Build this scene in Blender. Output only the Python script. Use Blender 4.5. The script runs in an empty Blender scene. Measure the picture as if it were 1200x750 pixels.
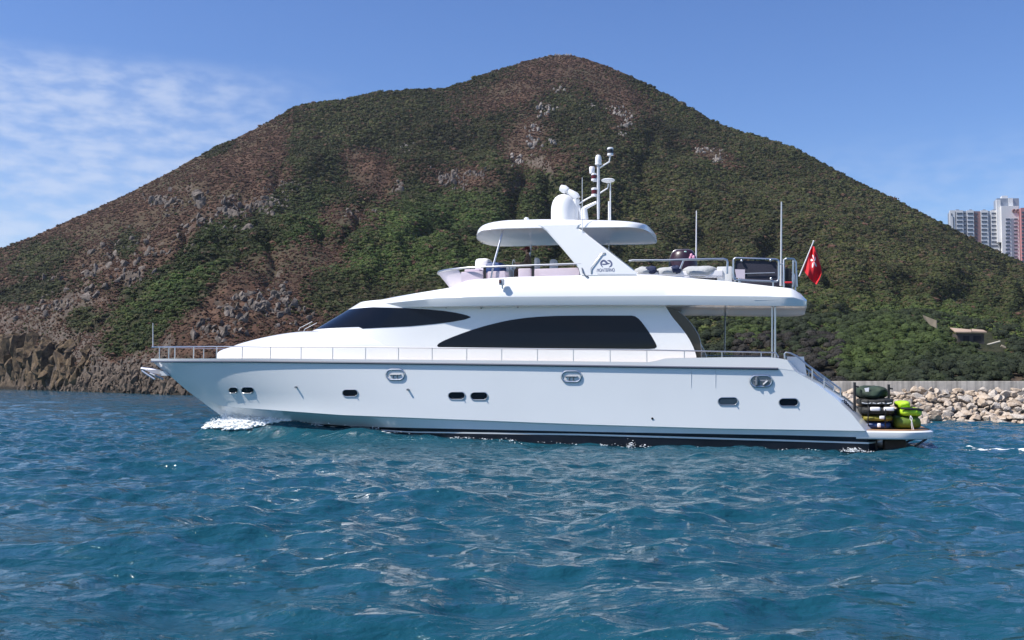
import bpy, bmesh, math, random
import numpy as np
from mathutils import Vector, Matrix

# ------------------------------------------------------------------ camera, sky, sun
SC = bpy.context.scene
COL = SC.collection
CAM_H = 2.1
PITCH = math.atan((447 - 375) / 1200.0)
cd = bpy.data.cameras.new('camera')
cam = bpy.data.objects.new('camera', cd)
COL.objects.link(cam)
cd.sensor_width = 36.0
cd.lens = 36.0
cd.clip_start = 0.1
cd.clip_end = 20000
cam.location = (0, 0, CAM_H)
cam.rotation_euler = (math.pi / 2 + PITCH, 0, 0)
SC.camera = cam

SUN = Vector((0.74, 0.21, -1.0)).normalized()          # direction the light travels
SUN_EL = math.asin(-SUN.z)
SUN_AZ = math.atan2(-SUN.x, -SUN.y)
world = bpy.data.worlds.new('World')
SC.world = world
world.use_nodes = True
wn = world.node_tree.nodes
wl = world.node_tree.links
wn.clear()
w_out = wn.new('ShaderNodeOutputWorld')
w_bg = wn.new('ShaderNodeBackground')
w_bg.inputs['Strength'].default_value = 0.115
sky = wn.new('ShaderNodeTexSky')
sky.sky_type = 'NISHITA'
sky.sun_disc = False
sky.sun_elevation = SUN_EL
sky.sun_rotation = SUN_AZ
sky.air_density = 1.0
sky.dust_density = 0.45
sky.ozone_density = 5.0
# thin altocumulus bank low in the left of the sky
tc = wn.new('ShaderNodeTexCoord')
sep = wn.new('ShaderNodeSeparateXYZ')
wl.new(tc.outputs['Generated'], sep.inputs[0])
def wmath(op, a, b=None, clamp=False):
    n = wn.new('ShaderNodeMath'); n.operation = op; n.use_clamp = clamp
    for i, v in enumerate((a, b)):
        if v is None: continue
        if isinstance(v, (int, float)): n.inputs[i].default_value = v
        else: wl.new(v, n.inputs[i])
    return n.outputs[0]
def wramp(v, a, b):
    n = wn.new('ShaderNodeMapRange'); n.interpolation_type = 'SMOOTHSTEP'
    wl.new(v, n.inputs[0]); n.inputs[1].default_value = a; n.inputs[2].default_value = b
    return n.outputs[0]
az = wmath('ARCTAN2', sep.outputs[0], sep.outputs[1])
el = wmath('ARCSINE', sep.outputs[2])
comb = wn.new('ShaderNodeCombineXYZ')
wl.new(wmath('MULTIPLY', az, 21.0), comb.inputs[0])
wl.new(wmath('MULTIPLY', el, 52.0), comb.inputs[1])
cn = wn.new('ShaderNodeTexNoise')
cn.inputs['Scale'].default_value = 1.5; cn.inputs['Detail'].default_value = 3.5
cn.inputs['Roughness'].default_value = 0.5; cn.inputs['Distortion'].default_value = 0.0
wl.new(comb.outputs[0], cn.inputs['Vector'])
puff = wramp(cn.outputs[0], 0.30, 0.72)
bank = wmath('MULTIPLY', wmath('MULTIPLY', wramp(az, -0.13, -0.36), wramp(el, 0.302, 0.268)), wramp(el, 0.02, 0.14))
veil = wmath('MULTIPLY', bank, wmath('ADD', wmath('MULTIPLY', puff, 0.44), 0.14))
# a faint wisp above the flats at the right
wisp = wmath('MULTIPLY', wmath('MULTIPLY', wramp(az, 0.12, 0.36), wramp(el, 0.24, 0.17)), wmath('MULTIPLY', puff, 0.16))
veil = wmath('ADD', veil, wisp, True)
cm = wn.new('ShaderNodeMixRGB')
wl.new(veil, cm.inputs[0])
hs_ = wn.new('ShaderNodeHueSaturation'); hs_.inputs['Saturation'].default_value = 1.16; hs_.inputs['Hue'].default_value = 0.512
wl.new(sky.outputs[0], hs_.inputs['Color']); wl.new(hs_.outputs[0], cm.inputs[1])
cm.inputs[2].default_value = (4.6, 5.1, 6.2, 1)
wl.new(cm.outputs[0], w_bg.inputs['Color'])
wl.new(w_bg.outputs[0], w_out.inputs[0])

sd = bpy.data.lights.new('sun', 'SUN')
sd.energy = 4.75
sd.angle = math.radians(0.53)
sd.color = (1.0, 0.955, 0.89)
sun = bpy.data.objects.new('sun', sd)
sun.rotation_euler = SUN.to_track_quat('-Z', 'Y').to_euler()
sun.location = (-60, -10, 90)
COL.objects.link(sun)

SC.view_settings.view_transform = 'Standard'
SC.view_settings.look = 'None'
SC.view_settings.exposure = 0.44
SC.view_settings.gamma = 1.0
SC.view_settings.use_curve_mapping = False
SC.render.engine = 'CYCLES'
SC.cycles.use_denoising = True
try:
    SC.cycles.denoiser = 'OPENIMAGEDENOISE'
    SC.cycles.denoising_prefilter = 'ACCURATE'
except Exception:
    pass
SC.cycles.max_bounces = 6
SC.cycles.caustics_reflective = False
SC.cycles.caustics_refractive = False
SC.cycles.sample_clamp_indirect = 6.0

random.seed(7)
RNG = np.random.default_rng(11)
PI = math.pi

# ------------------------------------------------------------------ projection helpers (reading the survey drawing)
cp, sp = math.cos(PITCH), math.sin(PITCH)
def ray(px, py):
    dx = (px - 600) / 1200.0
    dz = (375 - py) / 1200.0
    return np.array([dx, cp - dz * sp, sp + dz * cp])
def ratios(px, py):
    r = ray(px, py)
    return r[0] / r[1], r[2] / r[1]           # x/y and (z-h)/y
def project(x, y, z):
    zz = z - CAM_H
    f = y * cp + zz * sp
    u = -y * sp + zz * cp
    return 600 + 1200 * x / f, 375 - 1200 * u / f
def at_depth(px, py, Y):
    a, b = ratios(px, py)
    return Vector((a * Y, Y, CAM_H + b * Y))

YAW = math.radians(15)
YO = np.array([1.0, 36.0, 0.0])
EX = np.array([math.cos(YAW), -math.sin(YAW), 0.0])
EY = np.array([math.sin(YAW), math.cos(YAW), 0.0])
CC = np.array([0, 0, CAM_H])
def L(px, py, y=0.0):
    """point of the yacht's own frame (x aft, y to starboard, z up) on the lengthwise plane y"""
    d = ray(px, py)
    s = (y - (CC - YO) @ EY) / (d @ EY)
    p = CC + s * d - YO
    return float(p @ EX), float(p[2])
def on_surf(px, py, bf, it=25):
    y = -2.0
    for _ in range(it):
        x, z = L(px, py, y)
        y = 0.5 * y - 0.5 * bf(x, z)
    x, z = L(px, py, y)
    return x, y, z

# ------------------------------------------------------------------ noise
def _h(ix, iy, seed):
    n = (ix.astype(np.int64) * 374761393 + iy.astype(np.int64) * 668265263 + seed * 974634777) & 0xFFFFFFFF
    n = ((n ^ (n >> 13)) * 1274126177) & 0xFFFFFFFF
    n = n ^ (n >> 16)
    return (n & 0xFFFFFF) / float(0xFFFFFF)
def vnoise(x, y, seed=0):
    x = np.asarray(x, float); y = np.asarray(y, float)
    ix = np.floor(x); iy = np.floor(y)
    fx = x - ix; fy = y - iy
    fx = fx * fx * fx * (fx * (fx * 6 - 15) + 10); fy = fy * fy * fy * (fy * (fy * 6 - 15) + 10)
    ix = ix.astype(np.int64); iy = iy.astype(np.int64)
    a = _h(ix, iy, seed); b = _h(ix + 1, iy, seed); c = _h(ix, iy + 1, seed); d = _h(ix + 1, iy + 1, seed)
    return (a * (1 - fx) + b * fx) * (1 - fy) + (c * (1 - fx) + d * fx) * fy - 0.5
def fbm(x, y, oct=4, seed=0, gain=0.5):
    v = 0; a = 1.0; tot = 0
    for k in range(oct):
        v = v + a * vnoise(x * 2 ** k + 13.7 * k, y * 2 ** k - 7.1 * k, seed + k)
        tot += a; a *= gain
    return v * 2 / tot

# ------------------------------------------------------------------ materials
def mat(name, base, rough=0.5, metal=0.0, spec=0.5, coat=0.0, var=0.0, scale=5.0, bump=0.0, bscale=20.0, alpha=1.0, trans=0.0, ior=None):
    m = bpy.data.materials.new(name)
    m.use_nodes = True
    nt = m.node_tree
    b = nt.nodes['Principled BSDF']
    b.inputs['Base Color'].default_value = (*base, 1)
    b.inputs['Roughness'].default_value = rough
    b.inputs['Metallic'].default_value = metal
    b.inputs['Specular IOR Level'].default_value = spec
    b.inputs['Coat Weight'].default_value = coat
    b.inputs['Coat Roughness'].default_value = 0.06
    b.inputs['Alpha'].default_value = alpha
    b.inputs['Transmission Weight'].default_value = trans
    if ior: b.inputs['IOR'].default_value = ior
    if var > 0 or bump > 0:
        t = nt.nodes.new('ShaderNodeTexCoord')
    if var > 0:
        n = nt.nodes.new('ShaderNodeTexNoise'); n.inputs['Scale'].default_value = scale; n.inputs['Detail'].default_value = 6
        r = nt.nodes.new('ShaderNodeMapRange')
        r.inputs[1].default_value = 0.25; r.inputs[2].default_value = 0.75
        r.inputs[3].default_value = 1 - var; r.inputs[4].default_value = 1 + var
        mul = nt.nodes.new('ShaderNodeMixRGB'); mul.blend_type = 'MULTIPLY'; mul.inputs[0].default_value = 1
        mul.inputs[1].default_value = (*base, 1)
        nt.links.new(t.outputs['Object'], n.inputs['Vector'])
        nt.links.new(n.outputs[0], r.inputs[0]); nt.links.new(r.outputs[0], mul.inputs[2])
        nt.links.new(mul.outputs[0], b.inputs['Base Color'])
    if bump > 0:
        n2 = nt.nodes.new('ShaderNodeTexNoise'); n2.inputs['Scale'].default_value = bscale; n2.inputs['Detail'].default_value = 5
        bp = nt.nodes.new('ShaderNodeBump'); bp.inputs['Strength'].default_value = bump; bp.inputs['Distance'].default_value = 0.05
        nt.links.new(t.outputs['Object'], n2.inputs['Vector'])
        nt.links.new(n2.outputs[0], bp.inputs['Height']); nt.links.new(bp.outputs[0], b.inputs['Normal'])
    return m

def attr_mat(name, rough=0.8, spec=0.2, bump=0.0, bscale=2.0, transl=0.0):
    m = bpy.data.materials.new(name); m.use_nodes = True
    nt = m.node_tree; b = nt.nodes['Principled BSDF']
    a = nt.nodes.new('ShaderNodeAttribute'); a.attribute_name = 'tint'
    nt.links.new(a.outputs['Color'], b.inputs['Base Color'])
    b.inputs['Roughness'].default_value = rough; b.inputs['Specular IOR Level'].default_value = spec
    if bump > 0:
        t = nt.nodes.new('ShaderNodeTexCoord')
        n2 = nt.nodes.new('ShaderNodeTexNoise'); n2.inputs['Scale'].default_value = bscale; n2.inputs['Detail'].default_value = 6
        bp = nt.nodes.new('ShaderNodeBump'); bp.inputs['Strength'].default_value = bump; bp.inputs['Distance'].default_value = 0.5
        nt.links.new(t.outputs['Object'], n2.inputs['Vector'])
        nt.links.new(n2.outputs[0], bp.inputs['Height']); nt.links.new(bp.outputs[0], b.inputs['Normal'])
    return m

M = {}
M['gel'] = mat('gelcoat', (0.80, 0.80, 0.79), 0.22, coat=0.5, var=0.02, scale=0.7)
M['gel_hull'] = mat('hull_gelcoat', (0.83, 0.84, 0.84), 0.18, coat=0.5, var=0.025, scale=0.5)
M['navy'] = mat('boot_paint', (0.008, 0.010, 0.018), 0.3, var=0.3, scale=2)
M['glass'] = mat('tinted_glass', (0.003, 0.005, 0.010), 0.05, spec=0.25)
M['glass_grey'] = mat('grey_glass', (0.04, 0.06, 0.08), 0.06, spec=0.6)
M['steel'] = mat('stainless_steel', (0.60, 0.60, 0.61), 0.32, metal=1.0)
M['dsteel'] = mat('dull_steel', (0.30, 0.31, 0.33), 0.35, metal=0.7)
M['teak'] = mat('teak', (0.36, 0.19, 0.09), 0.6, var=0.25, scale=12)
M['lilac'] = mat('lilac_vinyl', (0.62, 0.53, 0.60), 0.5, var=0.05, scale=3)
M['black'] = mat('black_rubber', (0.012, 0.012, 0.014), 0.5)
M['blackg'] = mat('black_fabric', (0.018, 0.019, 0.018), 0.7, var=0.4, scale=5, bump=0.4, bscale=14)
M['grey'] = mat('grey_cloth', (0.40, 0.41, 0.42), 0.8, var=0.12, scale=6, bump=0.5, bscale=8)
M['greyp'] = mat('grey_plastic', (0.55, 0.57, 0.60), 0.45)
M['red'] = mat('red_cloth', (0.62, 0.012, 0.022), 0.7, var=0.12, scale=4)
M['white'] = mat('white_paint', (0.80, 0.80, 0.80), 0.4)
M['whitec'] = mat('white_cloth', (0.80, 0.78, 0.80), 0.8)
M['logo'] = mat('blue_grey_lettering', (0.10, 0.12, 0.22), 0.5)
M['lime'] = mat('lime_fabric', (0.38, 0.60, 0.02), 0.6, var=0.15, scale=4, bump=0.5, bscale=7)
M['dlime'] = mat('dark_lime_fabric', (0.10, 0.16, 0.012), 0.6, var=0.3, scale=4, bump=0.5, bscale=7)
M['yel'] = mat('shaded_yellow_fabric', (0.20, 0.17, 0.012), 0.6, var=0.2, scale=4)  # yellow lowered so its colour holds the shade on the pile
M['blue'] = mat('blue_vinyl', (0.012, 0.045, 0.16), 0.5, var=0.2, scale=4)
M['camo'] = mat('dark_green_fabric', (0.022, 0.040, 0.024), 0.75, var=0.5, scale=4, bump=0.6, bscale=7)
M['navyc'] = mat('navy_cloth', (0.02, 0.03, 0.08), 0.8)
M['maroon'] = mat('maroon_cloth', (0.10, 0.012, 0.02), 0.8)
M['taupe'] = mat('taupe_cloth', (0.16, 0.11, 0.09), 0.9)
M['skin'] = mat('skin', (0.42, 0.26, 0.18), 0.6)
M['hair'] = mat('hair', (0.015, 0.012, 0.01), 0.6)
M['plum'] = mat('plum_mesh', (0.03, 0.012, 0.025), 0.35)
M['pink'] = mat('pink_cloth', (0.75, 0.35, 0.50), 0.7)
M['conc'] = mat('breakwater_concrete', (0.52, 0.47, 0.40), 0.85, var=0.18, scale=1.4, bump=0.3, bscale=6)

# ------------------------------------------------------------------ mesh builder
class MB:
    def __init__(self): self.v = []; self.f = []; self.m = []
    def add(self, vs, fs, mi=0):
        o = len(self.v)
        self.v.extend([tuple(map(float, p)) for p in vs])
        for f in fs:
            self.f.append([i + o for i in f]); self.m.append(mi)
        return self
    def grid(self, rows, closed_u=False, mi=0, flip=False):
        """rows: list of equally long lists of points"""
        n = len(rows[0]); vs = [p for r in rows for p in r]; fs = []
        for i in range(len(rows) - 1):
            for j in range(n if closed_u else n - 1):
                j2 = (j + 1) % n
                q = [i * n + j, i * n + j2, (i + 1) * n + j2, (i + 1) * n + j]
                fs.append(q[::-1] if flip else q)
        return self.add(vs, fs, mi)
    def tube(self, path, r, n=8, mi=0, closed=False, caps=True):
        P = [Vector(p) for p in path]; k = len(P)
        R = r if isinstance(r, (list, tuple)) else [r] * k
        rows = []; prev = None
        for i in range(k):
            if closed: t = (P[(i + 1) % k] - P[i - 1])
            else: t = P[min(i + 1, k - 1)] - P[max(i - 1, 0)]
            if t.length < 1e-9: t = Vector((0, 0, 1))
            t.normalize()
            if prev is None:
                a = Vector((0, 0, 1)) if abs(t.z) < 0.9 else Vector((1, 0, 0))
                u = t.cross(a).normalized()
            else:
                u = (prev - t * prev.dot(t))
                u = u.normalized() if u.length > 1e-6 else t.orthogonal().normalized()
            prev = u; w = t.cross(u)
            rows.append([P[i] + (u * math.cos(2 * PI * j / n) + w * math.sin(2 * PI * j / n)) * R[i] for j in range(n)])
        if closed: rows.append(rows[0])
        self.grid(rows, True, mi)
        if caps and not closed:
            self.add(rows[0], [list(range(n))], mi); self.add(rows[-1], [list(range(n))[::-1]], mi)
        return self
    def box(self, c, s, mi=0, rot=None, bev=0.0):
        bm = bmesh.new(); bmesh.ops.create_cube(bm, size=1)
        for v in bm.verts: v.co = Vector((v.co.x * s[0], v.co.y * s[1], v.co.z * s[2]))
        if bev > 0: bmesh.ops.bevel(bm, geom=bm.edges[:], offset=bev, segments=2, affect='EDGES', profile=0.6)
        self.bm(bm, c, rot, mi); return self
    def bm(self, bm, c=(0, 0, 0), rot=None, mi=0):
        bm.verts.ensure_lookup_table(); bm.verts.index_update()
        Rm = rot or Matrix.Identity(3)
        self.add([Rm @ v.co + Vector(c) for v in bm.verts], [[v.index for v in f.verts] for f in bm.faces], mi)
        bm.free()
    def sphere(self, c, r, u=14, v=9, mi=0):
        r = (r, r, r) if isinstance(r, (int, float)) else r
        bm = bmesh.new(); bmesh.ops.create_uvsphere(bm, u_segments=u, v_segments=v, radius=1)
        for q in bm.verts: q.co = Vector((q.co.x * r[0], q.co.y * r[1], q.co.z * r[2]))
        self.bm(bm, c, None, mi); return self
    def lathe(self, prof, c=(0, 0, 0), n=20, mi=0):
        rows = [[(c[0] + r * math.cos(2 * PI * j / n), c[1] + r * math.sin(2 * PI * j / n), c[2] + z) for j in range(n)] for r, z in prof]
        return self.grid(rows, True, mi)
    def prism(self, poly, dirv, mi=0):
        """poly: 3-D outline, dirv: extrusion vector"""
        n = len(poly); a = [Vector(p) for p in poly]; b = [p + Vector(dirv) for p in a]
        self.add(a + b, [list(range(n))[::-1], list(range(n, 2 * n))] + [[i, (i + 1) % n, n + (i + 1) % n, n + i] for i in range(n)], mi)
        return self
    def pillow(self, c, s, rot=0.0, mi=0, e=0.45, n=20, lump=0.0, seed=0):
        """soft rounded box (superellipsoid)"""
        rows = []
        rnd = random.Random(seed); ph = [rnd.uniform(0, 6) for _ in range(4)]
        sg = lambda x, p: math.copysign(abs(x) ** p, x)
        for i in range(11):
            a = -PI / 2 + PI * i / 10
            row = []
            for j in range(n):
                b = 2 * PI * j / n
                k = 1 + lump * (math.sin(3 * b + ph[0]) * math.cos(2 * a + ph[1]) + 0.6 * math.sin(5 * b + ph[2] + 3 * a))
                x = sg(math.cos(a), e) * sg(math.cos(b), e) * s[0] * k; y = sg(math.cos(a), e) * sg(math.sin(b), e) * s[1] * k; z = sg(math.sin(a), e) * s[2] * k
                row.append((c[0] + x * math.cos(rot) - y * math.sin(rot), c[1] + x * math.sin(rot) + y * math.cos(rot), c[2] + z))
            rows.append(row)
        return self.grid(rows, True, mi)
    def build(self, name, mats, parent=None, org=(0, 0, 0), smooth=True, ang=35, fixn=True):
        me = bpy.data.meshes.new(name)
        o3 = Vector(org)
        me.from_pydata([Vector(p) - o3 for p in self.v], [], self.f)
        ms = mats if isinstance(mats, (list, tuple)) else [mats]
        for q in ms: me.materials.append(q)
        me.polygons.foreach_set('material_index', self.m)
        if fixn:
            bm = bmesh.new(); bm.from_mesh(me)
            bmesh.ops.remove_doubles(bm, verts=bm.verts[:], dist=1e-5)
            bmesh.ops.recalc_face_normals(bm, faces=bm.faces[:])
            bm.to_mesh(me); bm.free()
        if smooth:
            me.shade_smooth(); me.set_sharp_from_angle(angle=math.radians(ang))
        ob = bpy.data.objects.new(name, me); COL.objects.link(ob)
        if parent: ob.parent = parent
        return ob

def tag(o, label=None, cat=None, group=None, kind=None):
    if label: o['label'] = label
    if cat: o['category'] = cat
    if group: o['group'] = group
    if kind: o['kind'] = kind
    return o
def empty(name, loc, rz=0.0):
    o = bpy.data.objects.new(name, None); COL.objects.link(o)
    o.location = loc; o.rotation_euler = (0, 0, rz); o.empty_display_size = 0.3
    return o
def raw_mesh(name, V, F, m, tint=None, smooth=True):
    """fast mesh from numpy arrays (F: n x 3 or n x 4)"""
    me = bpy.data.meshes.new(name)
    V = np.asarray(V, np.float32); F = np.asarray(F, np.int32)
    nf, k = F.shape
    me.vertices.add(len(V)); me.vertices.foreach_set('co', V.ravel())
    me.loops.add(nf * k); me.loops.foreach_set('vertex_index', F.ravel())
    me.polygons.add(nf)
    me.polygons.foreach_set('loop_start', np.arange(0, nf * k, k, dtype=np.int32))
    try: me.polygons.foreach_set('loop_total', np.full(nf, k, np.int32))
    except Exception: pass
    me.update(calc_edges=True)
    if tint is not None:
        a = me.attributes.new('tint', 'FLOAT_COLOR', 'POINT')
        c = np.ones((len(V), 4), np.float32); c[:, :3] = tint
        a.data.foreach_set('color', c.ravel())
    if smooth: me.shade_smooth()
    else: me.shade_flat()
    me.materials.append(m)
    ob = bpy.data.objects.new(name, me); COL.objects.link(ob)
    return ob
def text_mesh(txt, size, depth=0.004):
    c = bpy.data.curves.new('t', 'FONT'); c.body = txt; c.size = size; c.extrude = depth
    c.align_x = 'CENTER'; c.align_y = 'CENTER'
    o = bpy.data.objects.new('t', c); COL.objects.link(o)
    dg = bpy.context.evaluated_depsgraph_get(); dg.update()
    me = bpy.data.meshes.new_from_object(o.evaluated_get(dg))
    vs = [v.co.copy() for v in me.vertices]; fs = [list(p.vertices) for p in me.polygons]
    bpy.data.objects.remove(o); bpy.data.meshes.remove(me); bpy.data.curves.remove(c)
    return vs, fs

# ================================================================== SEA
def axis(lo, hi, f0, f1, step, slow, m0, m1, grow=1.08):
    """even steps f0..f1, slowly widening to m0 / m1, then quickly to the far limits"""
    a = list(np.arange(f0, f1 + 1e-6, step))
    s = step; x = f1; up = []
    while x < hi: s *= slow if x < m1 else grow; x += s; up.append(min(x, hi))
    s = step; x = f0; dn = []
    while x > lo: s *= slow if x > m0 else grow; x -= s; dn.append(max(x, lo))
    return np.array(dn[::-1] + a + up)
GX = axis(-3000, 3000, -19, 20, 0.085, 1.012, -110, 40)
GY = axis(-300, 3000, 5.0, 44, 0.075, 1.009, 2, 240)
X, Y = np.meshgrid(GX, GY)
DX = np.gradient(GX)[None, :] * np.ones_like(X); DY = np.gradient(GY)[:, None] * np.ones_like(X)
SP = np.maximum(DX, DY)
rw = np.random.default_rng(5)
Z = np.zeros_like(X); QX = np.zeros_like(X); QY = np.zeros_like(X)
near = SP < 3.0
xs, ys, sps = X[near], Y[near], SP[near]
zz = np.zeros_like(xs); qx = np.zeros_like(xs); qy = np.zeros_like(xs)
patch_amp = 1.0 + 0.55 * fbm(xs / 9.0, ys / 6.0, 3, 91)
for i in range(110):
    lam = 0.30 * (7.5 / 0.30) ** (rw.random() ** 1.2)
    th = math.radians(-78 + rw.normal() * 34)       # mostly running toward the camera, a little right
    if i % 7 == 0: th = rw.uniform(0, 2 * PI)
    k = 2 * PI / lam
    kx, ky = k * math.cos(th), k * math.sin(th)
    a = 0.0056 * min(lam, 1.9) ** 0.75 * rw.uniform(0.5, 1.3) * (1.0 if lam < 1.6 else 1.3)
    w = np.clip((lam / sps - 2.2) / 2.5, 0, 1)
    ph = kx * xs + ky * ys + rw.uniform(0, 2 * PI)
    A = a * w * (patch_amp if lam < 2.2 else 1.0)
    zz += A * np.sin(ph)
    q = 0.75
    qx += q * A * kx / k * np.cos(ph); qy += q * A * ky / k * np.cos(ph)
Z[near] = zz; QX[near] = qx; QY[near] = qy
# the yacht's own waves: bow wave along both sides, and a low wake
lx = (X - YO[0]) * EX[0] + (Y - YO[1]) * EX[1]
ly = (X - YO[0]) * EY[0] + (Y - YO[1]) * EY[1]
aft = lx + 13.3
yh = np.interp(lx, [-14, -12.4, -11.13, -9.56, -7.92, -6.28, -4.65, -3.05, -1.5, 10, 14], [0, 0, .51, 1.10, 1.64, 2.09, 2.44, 2.67, 2.77, 2.71, 2.68])
out = np.abs(ly) - yh - 0.06
on = np.clip((aft + 0.3) / 0.5, 0, 1)
crest = np.interp(lx, [-13.8, -13.2, -12.3, -10.7, -8.6, -6.1, -3.9, 2, 10, 30], [0.0, 0.30, 0.60, 0.73, 0.71, 0.57, 0.34, 0.11, 0.03, 0.0])
wide = 0.60 + 0.06 * np.clip(aft, 0, 14)
bw = crest * np.exp(-(np.clip(out, 0, 99) / wide) ** 2)
bw *= (lx < 14)
Z += bw
nz = 0.5 + 0.5 * fbm(lx * 1.7, ly * 2.6, 4, 33)
foam = on * np.exp(-(np.clip(out - 0.05 - 0.02 * np.clip(aft, 0, 9), 0, 99) / 0.22) ** 2) * (np.exp(-np.clip(aft - 2.0, 0, 60) / 1.1) * 1.3 + (0.40 + 0.30 * np.exp(-np.clip(aft, 0, 60) / 7)) * np.clip(nz * 2.2 - 0.65, 0, 1)) * (lx < 13)
wk = np.clip((lx - 13.2) / 0.5, 0, 1) * np.exp(-((ly + 1.25 + 0.42 * (lx - 13.6)) / (0.16 + 0.02 * np.clip(lx - 13, 0, 20))) ** 2) * 1.1
wk *= np.exp(-np.clip(lx - 16, 0, 50) / 3)
Z += 0.05 * wk
nz2 = 0.5 + 0.5 * fbm(lx * 3.3, ly * 6.0, 4, 37)
foam = np.clip(foam + wk * (0.20 + 0.80 * nz2), 0, 1.4)
m_w = bpy.data.materials.new('sea_water'); m_w.use_nodes = True
nt = m_w.node_tree; nd = nt.nodes; lk = nt.links
pb = nd['Principled BSDF']
pb.inputs['Base Color'].default_value = (0.007, 0.057, 0.084, 1)
pb.inputs['Roughness'].default_value = 0.045
pb.inputs['IOR'].default_value = 1.333
tcw = nd.new('ShaderNodeTexCoord')
def wnoise(scale, detail, sx=1, sy=1):
    mp = nd.new('ShaderNodeMapping'); mp.inputs['Scale'].default_value = (sx, sy, 1)
    lk.new(tcw.outputs['Object'], mp.inputs[0])
    n = nd.new('ShaderNodeTexNoise'); n.inputs['Scale'].default_value = scale; n.inputs['Detail'].default_value = detail
    n.inputs['Roughness'].default_value = 0.55
    lk.new(mp.outputs[0], n.inputs['Vector']); return n
n1 = wnoise(3.2, 5, 1, 1.5)
n2 = wnoise(0.42, 4, 1, 1.6)
def bump(h, st, dist, prev=None):
    b = nd.new('ShaderNodeBump'); b.inputs['Strength'].default_value = st; b.inputs['Distance'].default_value = dist
    lk.new(h, b.inputs['Height'])
    if prev: lk.new(prev.outputs[0], b.inputs['Normal'])
    return b
n3 = wnoise(9.0, 4, 1, 1.4)
b2 = bump(n2.outputs[0], 0.8, 0.60)
b3 = bump(n1.outputs[0], 0.7, 0.11, b2)
b1 = bump(n3.outputs[0], 0.35, 0.03, b3)
lk.new(b1.outputs[0], pb.inputs['Normal'])
# foam patches
fa = nd.new('ShaderNodeAttribute'); fa.attribute_name = 'foam'
fn = wnoise(9.0, 6)
ad = nd.new('ShaderNodeMath'); ad.operation = 'ADD'; lk.new(fa.outputs['Fac'], ad.inputs[0]); lk.new(fn.outputs[0], ad.inputs[1])
fr = nd.new('ShaderNodeMapRange'); fr.inputs[1].default_value = 0.92; fr.inputs[2].default_value = 1.08
lk.new(ad.outputs[0], fr.inputs[0])
fb = nd.new('ShaderNodeBsdfDiffuse'); fb.inputs['Color'].default_value = (0.82, 0.84, 0.85, 1)
mx = nd.new('ShaderNodeMixShader')
lk.new(fr.outputs[0], mx.inputs[0]); lk.new(pb.outputs[0], mx.inputs[1]); lk.new(fb.outputs[0], mx.inputs[2])
lk.new(mx.outputs[0], nd['Material Output'].inputs[0])
ny, nx = X.shape
idx = np.arange(ny * nx).reshape(ny, nx)
F = np.stack([idx[:-1, :-1], idx[:-1, 1:], idx[1:, 1:], idx[1:, :-1]], -1).reshape(-1, 4)
V = np.stack([X + QX, Y + QY, Z], -1).reshape(-1, 3)
sea = raw_mesh('sea', V, F, m_w)
at = sea.data.attributes.new('foam', 'FLOAT', 'POINT'); at.data.foreach_set('value', foam.ravel().astype(np.float32))
tag(sea, 'blue green choppy sea with small wind waves', 'sea', kind='structure')

# ================================================================== HILL
SKY = np.array([(-500, 425), (-250, 375), (-100, 330), (0, 292), (60, 268), (100, 250), (130, 236), (165, 219), (200, 201), (225, 187), (250, 175), (275, 163), (300, 151), (330, 134),
       (345, 126), (365, 121), (400, 118), (440, 109), (480, 105.5), (520, 104), (540, 98.5), (560, 91), (580, 83), (600, 77), (620, 70.5), (640, 66),
       (655, 64), (672, 65), (690, 70), (715, 79), (740, 89), (770, 105), (800, 121), (830, 139), (850, 148), (880, 158), (910, 167), (940, 179), (970, 196), (1000, 212),
       (1040, 230), (1070, 246), (1105, 262), (1135, 279), (1165, 293), (1200, 309), (1300, 345), (1500, 400), (1800, 425)], float)
kS = np.array([ratios(a, b) for a, b in SKY])           # (x/y, elevation)
def kx_of(px): return (px - 600) / 1200.0
S_T = np.array([(-500, 400), (0, 275), (110, 200), (200, 158), (300, 140), (500, 128), (900, 112), (1100, 100), (1700, 110)], float)
R_T = np.array([(-500, 480), (0, 440), (200, 470), (345, 530), (500, 580), (655, 640), (800, 600), (1000, 520), (1200, 470), (1700, 420)], float)
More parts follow.
